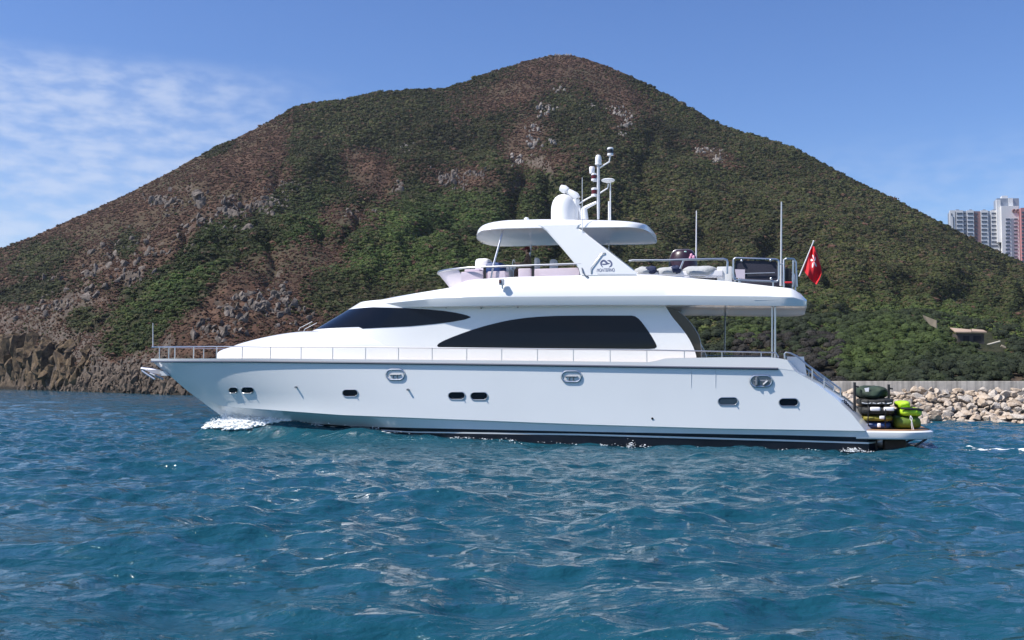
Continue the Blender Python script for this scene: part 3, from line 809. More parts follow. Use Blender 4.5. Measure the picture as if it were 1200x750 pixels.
tag(ob, 'tan concrete retaining wall left of the hut', 'wall')
mb = MB(); mb.tube([hp(1145, 405.3, -1), hp(1152, 406.3, -1), hp(1158, 403.8, -1), hp(1172, 400, -1)], 0.14, 8)
ob = mb.build('drain_pipe', mat('pale_pipe', (0.50, 0.46, 0.38), 0.7), None); tag(ob, 'pale pipe running below the hut', 'pipe')
mb = MB(); mb.tube([hp(1173, 405, -1), hp(1177, 407.5, -1), hp(1179, 411, -1), hp(1178, 415, -1)], [0.2, 0.3, 0.35, 0.25], 8)
ob = mb.build('path_kerb', mat('path_concrete', (0.34, 0.28, 0.2), 0.9), None); tag(ob, 'short curved concrete kerb right of the pipe', 'kerb')

# ================================================================== APARTMENT BLOCKS
BD = 720.0
m_bw = mat('apartment_white', (0.74, 0.74, 0.74), 0.8, var=0.06, scale=0.1)
m_bg = mat('apartment_grey', (0.25, 0.29, 0.36), 0.8, var=0.06, scale=0.1)
m_bb = mat('apartment_brown', (0.27, 0.16, 0.16), 0.8, var=0.06, scale=0.1)
m_bp = mat('apartment_pink', (0.47, 0.21, 0.22), 0.8, var=0.06, scale=0.1)
m_bwin = mat('apartment_window', (0.07, 0.09, 0.13), 0.15, var=0.3, scale=0.2)
def B(px, py, dy=0.0): return at_depth(px, py, BD + dy)
ZB = 33.0
def block(mb, x0, x1, ytop, y0, y1, mi=0, zb=ZB):
    p, q = B(x0, ytop, y0), B(x1, ytop, y0)
    mb.prism([(p.x, BD + y0, zb), (q.x, BD + y0, zb), (q.x, BD + y0, p.z), (p.x, BD + y0, p.z)], ((y1 - y0) * 0.31, y1 - y0, 0), mi)
def winrow(parent, org, x0, x1, ys, h, y0, mats):
    for yy in ys:
        p, q, r = B(x0, yy, y0), B(x1, yy, y0), B(x0, yy + h, y0)
        mb = MB(); mb.box(((p.x + q.x) / 2, BD + y0 - 0.08, (p.z + r.z) / 2), (q.x - p.x, 0.3, p.z - r.z))
        mb.build('window', mats, parent, org, smooth=False)
# long slab block
org = (B(1140, 300).x, BD, ZB); r = empty('apartment_block', org)
mb = MB(); block(mb, 1113.2, 1175, 247.2, 1.5, 16); mb.build('wall', [m_bg], r, org, smooth=False)
for x0, x1, mm in ((1113.0, 1119.2, m_bw), (1120.2, 1128.6, m_bw), (1133.0, 1141.0, m_bw), (1141.2, 1148.8, m_bb), (1149.2, 1157.6, m_bw), (1161.0, 1170.2, m_bw)):
    mb = MB(); block(mb, x0, x1, 248.0 if mm is m_bb else 246.4, 0 if mm is m_bw else 0.8, 3); mb.build('bay', mm, r, org, smooth=False)
fl = [249.2 + 4.75 * k for k in range(16)]
for x0, x1, k1 in ((1121.2, 1127.8, 5), (1133.8, 1140.2, 8), (1150.2, 1156.8, 11), (1162, 1169.4, 13)):
    winrow(r, org, x0, x1, fl[:k1], 2.1, 0, m_bwin)
winrow(r, org, 1129.4, 1132.2, fl[:6], 1.6, 1.5, m_bwin); winrow(r, org, 1171, 1173, fl[:13], 2.0, 1.5, m_bwin)
winrow(r, org, 1142.6, 1145, fl[:8], 1.6, 0.8, m_bwin)
for yy in (250.5,):
    winrow(r, org, 1114.5, 1115.6, [250], 2.5, 0, m_bwin)
winrow(r, org, 1116.6, 1117.4, [254], 13, 0, m_bwin)
mb = MB()
for x0, x1 in ((1120, 1124), (1136, 1139), (1152, 1155), (1163, 1167)): block(mb, x0, x1, 245.4, 4, 8, zb=90)
mb.build('roof_housing', m_bg, r, org, smooth=False)
tag(r, 'long white and grey slab block of flats with brown centre bay', 'apartment block')
# tower
org = (B(1184, 300).x, BD - 6, ZB); r = empty('apartment_tower', org)
mb = MB(); block(mb, 1173.2, 1193.6, 241.3, -6, 14); mb.build('wall', m_bw, r, org, smooth=False)
mb = MB(); block(mb, 1168, 1194.0, 232.4, -2, 12, zb=100); mb.build('plant_room', m_bg, r, org, smooth=False)
mb = MB(); block(mb, 1167.6, 1172.5, 234, -3, 0, zb=100); block(mb, 1182, 1187, 232, -3, 0, zb=90); mb.build('stair_head', m_bw, r, org, smooth=False)
mb = MB(); block(mb, 1174, 1181, 229.3, 2, 9, zb=90); mb.build('tank_house', m_bw, r, org, smooth=False)
mb = MB(); block(mb, 1184.4, 1187.6, 256, -6.2, -5.9); mb.build('recess_shade', m_bg, r, org, smooth=False)  # grey strip proud of the wall, shade of the set-back put into its colour
fl2 = [256 + 4.4 * k for k in range(13)]
winrow(r, org, 1178.6, 1183.6, fl2, 2.0, -6.05, m_bwin); winrow(r, org, 1188.4, 1192.4, fl2, 1.8, -6.05, m_bwin)
for cx in (1188.2, 1192.4):
    p = B(cx, 247.2, -6.3); mb = MB()
    mb.tube([(p.x + 1.05 * math.cos(t), p.y, p.z + 1.15 * math.sin(t)) for t in np.linspace(0, 2 * PI, 17)[:-1]], 0.34, 6, closed=True)
    mb.box((p.x, p.y, p.z), (0.9, 0.3, 0.9))
    mb.build('emblem', m_bb, r, org)
tag(r, 'taller white tower of flats with round emblems under its roof', 'apartment tower')
org = (B(1203, 300).x, BD - 12, ZB); r = empty('apartment_tower', org)
mb = MB(); block(mb, 1196.2, 1225, 243.5, -12, 8); mb.build('wall', m_bp, r, org, smooth=False)
winrow(r, org, 1197.4, 1202, [248 + 4.4 * k for k in range(14)], 1.8, -12.05, m_bwin)
winrow(r, org, 1205, 1210, [248 + 4.4 * k for k in range(14)], 1.8, -12.05, m_bwin)
tag(r, 'pink tower of flats cut by the right edge of the view', 'apartment tower')

# ================================================================== YACHT
yacht = empty('motor_yacht', YO, -YAW)
tag(yacht, 'large white motor yacht with dark side windows under way', 'yacht')
def part(mb, name, mats, parent=None, **k): return mb.build(name, mats, parent or yacht, **k)
def mirror(pts): return [(p[0], -p[1], p[2]) for p in pts]
def smooth_interp(pts, n):
    P = np.array(pts, float)
    d = np.r_[0, np.cumsum(np.hypot(np.diff(P[:, 0]), np.diff(P[:, 1])))]
    q = np.linspace(0, d[-1], n)
    return np.c_[np.interp(q, d, P[:, 0]), np.interp(q, d, P[:, 1])]
def spline(pts, n):
    """Catmull-Rom through 2-D/3-D points"""
    P = [np.array(p, float) for p in pts]; P = [2 * P[0] - P[1]] + P + [2 * P[-1] - P[-2]]
    out = []; m = len(P) - 3
    for k in range(n):
        t = k / (n - 1) * m; i = min(int(t), m - 1); u = t - i
        a, b, c, d = P[i:i + 4]
        out.append(0.5 * ((2 * b) + (-a + c) * u + (2 * a - 5 * b + 4 * c - d) * u * u + (-a + 3 * b - 3 * c + d) * u ** 3))
    return out

# ---- hull lines (each read along the drawing: stem -> stern)
NU = 90
LINES = [  # pts, beam, entry length, exponent
    ([(177, 420.3), (300, 420), (400, 421), (600, 422.6), (765, 424.6), (771, 422.5), (778, 420), (850, 418.6), (905, 418.6), (922, 421.5)], 3.03, 10.5, 2.5),
    ([(178, 423.6), (300, 423.4), (400, 424.6), (600, 427.2), (780, 429.8), (912, 431.8), (931, 434.5)], 3.02, 10.5, 2.45),
    ([(200, 441), (600, 447), (953, 447.5)], 2.985, 10.5, 2.55),
    ([(221, 459), (600, 466), (980, 467.5)], 2.96, 10.4, 2.62),
    ([(235, 469), (600, 481), (998, 485)], 2.94, 10.3, 2.66),
    ([(241, 473.6), (280, 477.6), (400, 486.3), (680, 497.2), (840, 502), (1014, 505)], 2.925, 10.2, 2.7),
    ([(242, 474.6), (280, 478.6), (400, 487.4), (680, 498.2), (840, 503), (1014, 506)], 2.845, 10.3, 2.65),
    ([(262, 489), (420, 500), (680, 505.8), (920, 510), (1016, 512.5)], 2.79, 10.8, 1.9),
    ([(264, 491), (480, 505.6), (680, 508.3), (920, 515.2), (1018, 518.4)], 2.77, 10.8, 1.7),
    ([(265, 492.5), (480, 507.0), (680, 510.2), (920, 517.2), (1018, 520.2)], 2.765, 10.8, 1.7),
    ([(272, 500), (480, 522), (680, 532), (1020, 545)], 2.70, 10.4, 1.65),
]
LM = [0, 1, 1, 1, 1, 1, 1, 2, 0, 2]
def breadth(x, x0, Bm, Le, p):
    s = min(max((x - x0) / Le, 0), 1)
    aftt = min(max((x - 4) / 9.0, 0), 1)
    return Bm * (1 - (1 - s) ** p) * (1 - 0.045 * aftt ** 2)
ROWS = []
for pts, Bm, Le, p in LINES:
    q = smooth_interp(pts, NU)
    # cluster stations forward where the lines curve
    u = np.linspace(0, 1, NU) ** 1.25
    d = np.linspace(0, 1, NU)
    q = np.c_[np.interp(u, d, q[:, 0]), np.interp(u, d, q[:, 1])]
    x0, z0 = L(q[0, 0], q[0, 1], 0.0)
    row = []
    for a, b in q:
        y = 0.0
        for _ in range(40):
            x, z = L(a, b, y); y = 0.4 * y - 0.6 * breadth(x, x0, Bm, Le, p)
        row.append((x, y, z))
    row[0] = (x0, -0.012, z0)
    ROWS.append(row)
# keel row
ROWS.append([(r_[0] + 0.4 * (1 - i / NU), -0.02, -1.0 - 0.5 * min(i / 20, 1)) for i, r_ in enumerate(ROWS[-1])])
HR = np.array(ROWS)
def hull_b(x, z):
    """half breadth of the hull side"""
    zs = [np.interp(x, HR[i, :, 0], HR[i, :, 2]) for i in range(len(HR))][::-1]
    bs = [-np.interp(x, HR[i, :, 0], HR[i, :, 1]) for i in range(len(HR))][::-1]
    return float(np.interp(z, zs, bs))
mb = MB()
mats_h = [M['gel'], M['gel_hull'], M['navy']]
for i in range(len(ROWS) - 1):
    mi = LM[i] if i < len(LM) else 2
    ra = ROWS[i] if i != 1 else [(p[0], p[1] + 0.004, p[2]) for p in ROWS[1]]     # open seam under the capping, covered by the rub rail
    mb.grid([ra, ROWS[i + 1]], mi=mi)
    mb.grid([mirror(ra), mirror(ROWS[i + 1])], mi=mi, flip=True)
# transom, bulging aft between the two wings
NT = 13
tr = []
for i, r_ in enumerate(ROWS):
    x, y, z = r_[-1]; bul = 0.10 + 0.55 * min(i / 5.0, 1)
    tr.append([(x + bul * (1 - (k / (NT // 2) - 1) ** 2), y * (1 - k / (NT // 2)), z) for k in range(NT)])
for i in range(len(tr) - 1): mb.grid([tr[i], tr[i + 1]], mi=LM[i] if i < len(LM) else 2)
hull = part(mb, 'hull', mats_h, ang=24)
# capping and deck
mb = MB()
for sgn in (1, -1):
    o_ = [(p[0], sgn * p[1], p[2] + 0.002) for p in ROWS[0]]
    n_ = [(p[0] + 0.1 * (i < 4), sgn * min(p[1] + 0.16, -0.003), p[2] + 0.002) for i, p in enumerate(ROWS[0])]
    l_ = [(p[0], sgn * min(sgn * p[1] + 0.25, -0.002), p[2] - 0.14) for p in n_]
    mb.grid([o_, n_, l_])
part(mb, 'capping', M['gel'])
mb = MB(); dk = [(p[0], min(p[1] + 0.22, -0.002), p[2] - 0.13) for p in ROWS[0]]
mb.grid([dk, mirror(dk)]); part(mb, 'deck', M['teak'])
# rub rail
rr = smooth_interp([(178, 423.8), (300, 423.8), (400, 425), (600, 427.6), (780, 430.2), (912, 432.2)], 80)
path = []
i0 = 0
for a, b in rr:
    x, y, z = on_surf(a, b, hull_b); path.append((x, y - 0.030, z))
mb = MB(); mb.tube(path, 0.036, 8); mb.tube(mirror(path), 0.036, 8); part(mb, 'rub_rail', mat('rub_rail_rubber', (0.07, 0.08, 0.11), 0.4))
# door seams in the bulwark
for a, b0, b1 in ((810, 421, 454), (838.5, 421, 454)):
    mb = MB(); mb.tube([(lambda q: (q[0], q[1] - 0.004, q[2]))(on_surf(a, v_, hull_b)) for v_ in np.linspace(b0 + 13, b1, 6)], 0.006, 5); part(mb, 'gate_seam', M['greyp'])

def stadium(x0, y0, x1, y1, n=8, r=None):
    r = r or (y1 - y0) / 2; out = []
    for cx, cy, a0 in ((x1 - r, y1 - r, 0), (x0 + r, y1 - r, 90), (x0 + r, y0 + r, 180), (x1 - r, y0 + r, 270)):
        for k in range(n):
            a = math.radians(a0 + 90 * k / (n - 1)); out.append((cx + r * math.cos(a), cy + r * math.sin(a)))
    return out
def on_hull(a, b, off):
    x, y, z = on_surf(a, b, hull_b); return (x, y - off, z)
def porthole(x0, y0, x1, y1, gm):
    ol = stadium(x0, y0, x1, y1)
    P = [on_hull(a, b, 0.008) for a, b in ol]
    mb = MB(); mb.tube(P, 0.016, 8, closed=True); f = part(mb, 'porthole', M['steel'])
    mb = MB(); mb.prism(P, (0, 0.03, 0)); mb.build('pane', gm, f)
    mb = MB(); c_ = on_hull(x1 - 2.2, y1 - 0.8, 0.03); mb.sphere(c_, 0.022, 8, 6); mb.build('catch', M['steel'], f)
for a in ((268, 453.8, 279, 460.8), (283, 453.6, 297.5, 461), (401.5, 456.5, 419.5, 464.7), (525.5, 459.3, 545, 468), (551.5, 459.6, 571.5, 468.6), (912.8, 467, 935.5, 476)):
    porthole(*a, M['glass'])
porthole(841.5, 465.8, 864.5, 474.8, M['glass_grey'])
for x0, y0, x1, y1 in ((453, 433, 474, 445), (658.5, 435, 681, 447.5), (879.5, 440.3, 904.5, 453)):
    ol = stadium(x0, y0, x1, y1)
    P = [on_hull(a, b, 0.012) for a, b in ol]
    mb = MB(); mb.tube(P, 0.034, 8, closed=True); f = part(mb, 'fairlead', M['steel'])
    mb = MB(); mb.prism([on_hull(a, b, 0.012) for a, b in ol], (0, 0.03, 0)); mb.build('backing', M['gel'] if x0 < 800 else M['dsteel'], f)
    cx, cy = (x0 + x1) / 2, (y0 + y1) / 2
    mb = MB()
    mb.tube([on_hull(x0 + 4, cy, 0.03), on_hull(x1 - 4, cy, 0.03)], 0.025, 8)
    for dx_ in (-2.2, 2.2): mb.tube([on_hull(cx + dx_, cy, 0.03), on_hull(cx + dx_ * 1.1, y1 - 2, 0.02)], 0.025, 8)
    if x0 > 800: mb.tube([on_hull(cx - 5, y0 + 2, 0.05), on_hull(cx - 5, y1 - 2, 0.05)], 0.05, 8); mb.tube([on_hull(cx + 3, y1 - 2, 0.05), on_hull(cx + 8, cy, 0.06)], 0.05, 8)
    mb.build('cleat', M['dsteel'], f)
for a, b in ((347.5, 453.5), (478.5, 456.3), (764.5, 490.2)):
    p = on_hull(a, b, 0.0); mb = MB(); mb.tube([(p[0], p[1] + 0.02, p[2]), (p[0], p[1] - 0.09 if a < 700 else p[1] - 0.02, p[2] - 0.01)], 0.035, 10); part(mb, 'drain_spout', M['dsteel'] if a < 700 else M['black'])

# ---- bathing platform and gear under it
def plat(z, dx=0.0, n=14):
    xa, _ = L(1003, 506, -2.7); xb = L(1093, 506, -1.6)[0] + dx
    W = 2.78 + dx; R = 1.1; out = [(xa, -W)]
    for k in range(n):
        a = -PI / 2 + PI / 2 * k / (n - 1); out.append((xb - R + R * math.cos(a), -W + R + R * math.sin(a)))
    out += [(x, -y) for x, y in out[::-1]]
    return [(x, y, z) for x, y in out]
zt_ = L(1060, 505.2, -2.7)[1]; zb_ = L(1060, 515.5, -2.7)[1]
mb = MB(); mb.grid([plat(zb_, -0.10), plat(zb_ + 0.02, -0.02), plat(zb_ + 0.06), plat(zt_ - 0.04), plat(zt_, -0.04)], True)
mb.add(plat(zb_, -0.10), [list(range(len(plat(0))))]); mb.add(plat(zt_, -0.04), [list(range(len(plat(0))))])
pf = part(mb, 'swim_platform', M['gel'], ang=40)
mb = MB(); mb.prism(plat(zt_ + 0.004, -0.09), (0, 0, 0.022)); mb.build('teak_planking', M['teak'], pf)
xk = L(1048, 520, -1.9)[0]; m_anti = mat('antifoul_brown', (0.05, 0.03, 0.02), 0.6, var=0.3, scale=5)
for yy in (-1.9, 1.9):
    for bx2, sz2, dz2 in ((xk, 0.62, 0.32), (xk - 0.75, 0.5, 0.25)):
        mb = MB(); mb.box((bx2, yy, zb_ - dz2), (sz2, 0.5, sz2), bev=0.04); mb.build('exhaust_box', m_anti, pf)
mb = MB()
for yy in (-1.5, 1.5): mb.tube([(xk + 0.4, yy, zb_ - 0.42), (L(1086, 515, yy)[0], yy, zb_ - 0.02)], 0.035, 8); mb.tube([(xk + 0.2, yy, zb_ - 0.15), (xk + 0.75, yy, zb_ - 0.32)], 0.03, 8)
mb.build('stay', M['dsteel'], pf)

# ---- coach roof on the foredeck
CT = spline([(255, 419.5), (259, 413), (268, 409.6), (284, 406), (300, 401.5), (334, 394.5), (368, 389.9), (400, 389.2), (470, 388.6), (560, 388), (590, 388)], 54)
xs0, _ = L(255, 419.5, 0)
xs1, _ = L(430, 400, -2.3)
def coach_w(x): 
    s = min(max((x - xs0) / (xs1 - xs0), 0), 1); return 2.35 * (1 - (1 - s) ** 2.0) ** 0.62 + 0.02
ZD = 2.45
sec = []
for a, b in CT:
    x, zt = L(a, b, 0.0); w = coach_w(x); h = max(zt - ZD, 0.05); row = []
    for k in range(33):
        t = -1 + 2 * k / 32; an = t * PI / 2
        # flat sides, firm shoulder, gently cambered top
        y = math.copysign(abs(math.sin(an)) ** 0.42, t) * w; z = ZD + h * abs(math.cos(an)) ** 0.30 * 1.0
        row.append((x, y, z))
    sec.append(row)
mb = MB(); mb.grid(sec); mb.add(sec[0], [list(range(33))]); part(mb, 'coach_roof', M['gel'], ang=50)

# ---- deck house
HB = 2.40
XM = L(498, 390, -HB)[0]
def house_front(z):
    za, zb2 = L(368, 389.5, 0)[1], L(421, 359.5, 0)[1]
    xa, xb = L(368, 389.5, 0)[0], L(421, 359.5, 0)[0]
    t = min(max((z - za) / (zb2 - za), -0.6), 1.15)
    return xa + (xb - xa) * t
def tumble(z): return HB - 0.05 * max(z - 3.3, 0)
def house_b(x, z):
    xf = house_front(z); W = tumble(z)
    if x >= XM: return W
    s = min(max((x - xf) / (XM - xf), 0), 1); return W * (1 - (1 - s) ** 2.3) ** (1 / 1.9)
AFT = [(778, 354), (781, 361), (788, 372), (795, 380), (801, 387.5), (807, 396), (812, 405.5), (815.5, 415), (817, 424)]
AP = [L(a, b, -HB) for a, b in AFT]
def house_aft(z): return float(np.interp(z, [p[1] for p in AP][::-1], [p[0] for p in AP][::-1]))
def house_row(z, off=0.0, x_end=None):
    xf = house_front(z) - off; W = tumble(z) + off; out = []
    for k in range(26):
        s = 1 - math.cos(PI / 2 * k / 25); s = (k / 25) ** 1.6
        x = xf + (XM - xf) * s; out.append((x, -(W * (1 - (1 - s) ** 2.3) ** (1 / 1.9)), z))
    xe = house_aft(z) if x_end is None else x_end
    for k in range(1, 22): out.append((XM + (xe - XM) * k / 21, -W, z))
    return out
zs_h = list(np.linspace(2.3, L(600, 352, -HB)[1] + 0.15, 22))
mb = MB()
near_rows = [house_row(z) for z in zs_h]
mb.grid(near_rows); mb.grid([mirror(r_) for r_ in near_rows], flip=True)
fin = [[(r_[-1][0], r_[-1][1], r_[-1][2]), (r_[-1][0] - 0.01, r_[-1][1] + 0.10, r_[-1][2]), (AP[1][0] - 0.3, r_[-1][1] + 0.10, r_[-1][2])] for r_ in near_rows]
mb.grid(fin); mb.grid([mirror(r_) for r_ in fin], flip=True)
bk = [[(AP[1][0] - 0.3, r_[-1][1] + 0.10, r_[-1][2]), (AP[1][0] - 0.3, -(r_[-1][1] + 0.10), r_[-1][2])] for r_ in near_rows]
mb.grid(bk); part(mb, 'deck_house', M['gel'], ang=40)
mb = MB(); mb.box((AP[1][0] - 0.28, 0, 3.35), (0.03, 2.4, 1.9)); part(mb, 'saloon_door', M['glass'])
# windows: strips between a top and a bottom line, laid on the house side
def strip_window(name, top, bot, xa, xb, n, off, surf, mats, both=True, vs=8, parent=None):
    T = np.array(top, float); Bq = np.array(bot, float); rows = []
    for a in np.linspace(0, 1, n):
        px = xa + (xb - xa) * (0.5 - 0.5 * math.cos(PI * a)) if n > 20 else xa + (xb - xa) * a
        t, b = np.interp(px, T[:, 0], T[:, 1]), np.interp(px, Bq[:, 0], Bq[:, 1])
        row = []
        for k in range(vs + 1):
            x, y, z = on_surf(px, t + (b - t) * k / vs, surf); row.append((x, y - off, z))
        rows.append(row)
    obs = []
    for s in ((1, -1) if both else (1,)):
        R2 = [[(p[0], s * p[1], p[2]) for p in r_] for r_ in rows]
        mb = MB(); mb.grid(R2)
        inn = [[(p[0], p[1] + s * 0.02, p[2]) for p in r_] for r_ in R2]
        ring = R2[0] + [r_[-1] for r_ in R2[1:]] + R2[-1][::-1][1:] + [r_[0] for r_ in R2[::-1][1:-1]]
        ringi = [(p[0], p[1] + s * 0.02, p[2]) for p in ring]
        mb.grid([ring, ringi], True)
        obs.append(part(mb, name, mats, parent, ang=30))
    return obs
sw_top = [(512.4, 404.6), (514, 402.6), (520, 399.2), (530, 395), (540, 391.2), (550, 387.6), (560, 384.4), (570, 381.5), (580, 379), (590, 376.6), (600, 374.7), (615, 372.6), (630, 371.2), (650, 370.2), (680, 369.8), (741, 369.8), (745.5, 371), (750, 374.8), (757, 384), (764, 394.5), (768.5, 402.5), (769.6, 405.5)]
sw_bot = [(512.4, 405.6), (514, 406.8), (520, 407.2), (640, 408), (760, 408.9), (767, 408.4), (769, 407.2), (769.6, 406)]
strip_window('saloon_window', sw_top, sw_bot, 512.4, 769.6, 60, 0.006, house_b, M['glass'])
# wrap-round wheelhouse glass
zb_pts = [(374, 388.4), (400, 386.6), (440, 384.4), (480, 382.4), (510, 379.6), (530, 377.2), (545, 374.4), (551.5, 372)]
zt_pts = [(374, 361.2), (420, 361.2), (440, 361), (470, 361.2), (500, 362.4), (520, 364.2), (535, 366.6), (547, 369.4), (551.5, 371.4)]
XA1 = on_surf(551.5, 371.7, house_b)[0]
nearg = [(on_surf(a, b, house_b), on_surf(a, c, house_b)) for a, b, c in [(p, np.interp(p, [q[0] for q in zt_pts], [q[1] for q in zt_pts]), np.interp(p, [q[0] for q in zb_pts], [q[1] for q in zb_pts])) for p in np.linspace(421, 551.5, 60)]]
tx = [g_[0][0] for g_ in nearg]; tz = [g_[0][2] for g_ in nearg]; bx_ = [g_[1][0] for g_ in nearg]; bz_ = [g_[1][2] for g_ in nearg]
ztop0 = tz[0]; zbot0 = L(372, 388.2, 0)[1] + 0.02
rows = []
def glass_pt(x_of, zt, zb, v, off=0.012):
    z = zb + (zt - zb) * v; return z
cols = []
for k in range(30):                                  # curved front
    s = (k / 29) ** 1.6; col = []
    for v in range(11):
        # bottom line eases down from the brow sides to the front
        xm0 = house_front(zbot0) + (XM - house_front(zbot0)) * s
        zb2 = float(np.interp(xm0, bx_, bz_, left=zbot0)); zb2 = zbot0 if xm0 < bx_[0] else zb2
        zt2 = float(np.interp(xm0, tx, tz, left=ztop0))
        z = zb2 + (zt2 - zb2) * v / 10; xf = house_front(z) - 0.012
        x = xf + (XM - xf) * s; y = -((tumble(z) + 0.012) * (1 - (1 - s) ** 2.3) ** (1 / 1.9)); col.append((x, y, z))
    cols.append(col)
for k in range(1, 22):
    x = XM + (XA1 - XM) * (1 - (1 - k / 21) ** 1.5)
    zb2 = float(np.interp(x, bx_, bz_)); zt2 = float(np.interp(x, tx, tz))
    cols.append([(x, -(tumble(zb2 + (zt2 - zb2) * v / 10) + 0.012), zb2 + (zt2 - zb2) * v / 10) for v in range(11)])
mb = MB(); mb.grid(cols); mb.grid([mirror(c_) for c_ in cols], flip=True)
wh = part(mb, 'wheelhouse_glass', M['glass'], ang=60)
mb = MB()
for s in (0.6, 1.35):
    zz_ = L(372, 389, 0)[1]
    p = (house_front(zz_ ) - 0.10 + 0.12 * s * s, -s - 0.2, zz_ - 0.02); q = (p[0] + 0.46, p[1] + 0.15, zz_ + 0.30)
    mb.tube([p, (p[0] + 0.05, p[1], p[2] + 0.09), q], 0.010, 6)
mb.build('wiper', M['greyp'], wh)
# tinted wind screen aft of the house side
wp_ = [(L(a, b, -2.25)) for a, b in AFT[1:]]; wq = [L(a, b, -2.25) for a, b in [(795, 364.5), (803, 371), (810, 379), (815, 386), (819, 393), (821, 400), (822, 410), (822, 421)]]
mb = MB(); mb.grid([[(p[0] - 0.05, -2.25, p[1]) for p in wp_], [(p[0], -2.25, p[1]) for p in wq], [(p[0], -2.22, p[1]) for p in wq], [(p[0] - 0.05, -2.22, p[1]) for p in wp_]], False)
part(mb, 'wind_panel', mat('smoked_acrylic', (0.03, 0.025, 0.022), 0.15))
mb = MB(); mb.tube([(p[0], -2.26, p[1]) for p in wq], 0.014, 6); part(mb, 'wind_panel_trim', M['dsteel'])
# ---- flybridge body (brow, coaming and aft overhang)
FT = np.array([(421, 358.2), (424, 356.2), (432, 353.6), (440, 351.3), (455, 348.4), (470, 345.8), (500, 341), (520, 337.8), (528, 336), (535, 332.4), (541, 329.6), (552, 327.6), (600, 324.6), (680, 322.6), (745, 321.6), (775, 323), (800, 325.2), (850, 329.4), (905, 335.6), (928, 338), (938, 343.5), (945.5, 351.5)], float)
FF = np.array([(421, 358.8), (440, 356.6), (460, 354.2), (480, 352.2), (510, 349.4), (560, 347.6), (680, 346.8), (800, 346.2), (900, 347.2), (930, 348.5), (945.5, 353)], float)
FB = np.array([(421, 359.6), (450, 360.2), (500, 359.4), (600, 357.8), (700, 357.2), (800, 357.4), (900, 358.4), (945.5, 358.8)], float)
FW = 2.82
fx0 = L(421, 359, 0)[0]; fx1 = L(575, 345, -FW)[0]; fx2 = L(945.5, 353, -FW + 0.6)[0]
def fly_w(x):
    s = min(max((x - fx0) / (fx1 - fx0), 0), 1); w = FW * (1 - (1 - s) ** 2.4) ** 0.55
    e = min(max((fx2 - x) / 0.75, 0), 1); return max(w * 1 - 0.75 * (1 - math.sqrt(max(0, 1 - (1 - e) ** 2))), 0.03)
fpx_list = np.r_[np.linspace(421, 445, 9), np.linspace(450, 900, 60), np.linspace(905, 945.5, 14)]
secs = []
inset = lambda w: min(0.30, 0.5 * w)
for p in fpx_list:
    def at_y(py, kin):
        y = -1.0
        for _ in range(40):
            x, z = L(p, py, y); w = fly_w(x); y = 0.5 * y - 0.5 * max(w - kin * min(1, w / 1.2), 0.02)
        return x, y, z
    t = at_y(np.interp(p, FT[:, 0], FT[:, 1]), 0.34); f = at_y(np.interp(p, FF[:, 0], FF[:, 1]), 0.0)
    b = at_y(np.interp(p, FB[:, 0], FB[:, 1]), 0.09)
    xx = f[0]
    tm = tuple(0.5 * (t[i] + f[i]) + (0, -0.03, 0.02)[i] for i in range(3))
    fl_ = (f[0], f[1], f[2] - 0.02)
    un = (xx, b[1] + 0.30, b[2] - 0.02)
    half = [(xx, t[1] * 0.55, t[2] + (0.06 if p < 545 else -0.02)), (xx, t[1] * 0.86, t[2] + (0.02 if p < 545 else 0.0)), (xx, t[1], t[2]), (xx, tm[1], tm[2]), (xx, f[1], f[2]), (xx, fl_[1], fl_[2]), (xx, b[1], b[2]), (xx, un[1], un[2]), (xx, un[1] * 0.5, un[2] + 0.03)]
    secs.append(half + mirror(half)[::-1])
mb = MB(); mb.grid(secs, True); n_ = len(secs[0])
mb.add(secs[0], [list(range(n_))]); mb.add(secs[-1], [list(range(n_))[::-1]])
part(mb, 'flybridge', M['gel'], ang=22)
def fly_b(x, z): return fly_w(x)
# grey strip put in for a shadow line near the aft corner
mb = MB(); mb.tube([(lambda q: (q[0], q[1] + 0.02 - 0.015, q[2]))(on_surf(a, 351.5, lambda x, z: fly_w(x) - 0.035)) for a in np.linspace(884, 935, 8)], 0.014, 6); part(mb, 'groove_shadow_line', M['greyp'])
# hailer horn on the coaming
p = L(589, 331, -FW + 0.08); c_ = (p[0], -FW + 0.02, p[1])
mb = MB(); mb.box((c_[0], c_[1] - 0.06, c_[2]), (0.16, 0.20, 0.20), bev=0.03); h_ = part(mb, 'hailer', M['greyp'])
mb = MB(); mb.box((c_[0] - 0.02, c_[1] - 0.17, c_[2] + 0.01), (0.07, 0.02, 0.12), bev=0.005); mb.build('grille', mat('hailer_grille', (0.10, 0.03, 0.03), 0.6), h_)
mb = MB(); mb.tube([(c_[0], c_[1] + 0.02, c_[2] - 0.08), (c_[0], c_[1] + 0.02, c_[2] - 0.22)], 0.03, 8); mb.build('bracket', M['gel'], h_)
for a, b in ((564, 361.2), (607, 360), (523, 360.5)):
    x, y, z = on_surf(a, b, house_b); mb = MB(); mb.sphere((x, y - 0.02, z), 0.03, 8, 6); part(mb, 'courtesy_lamp', M['dsteel'])

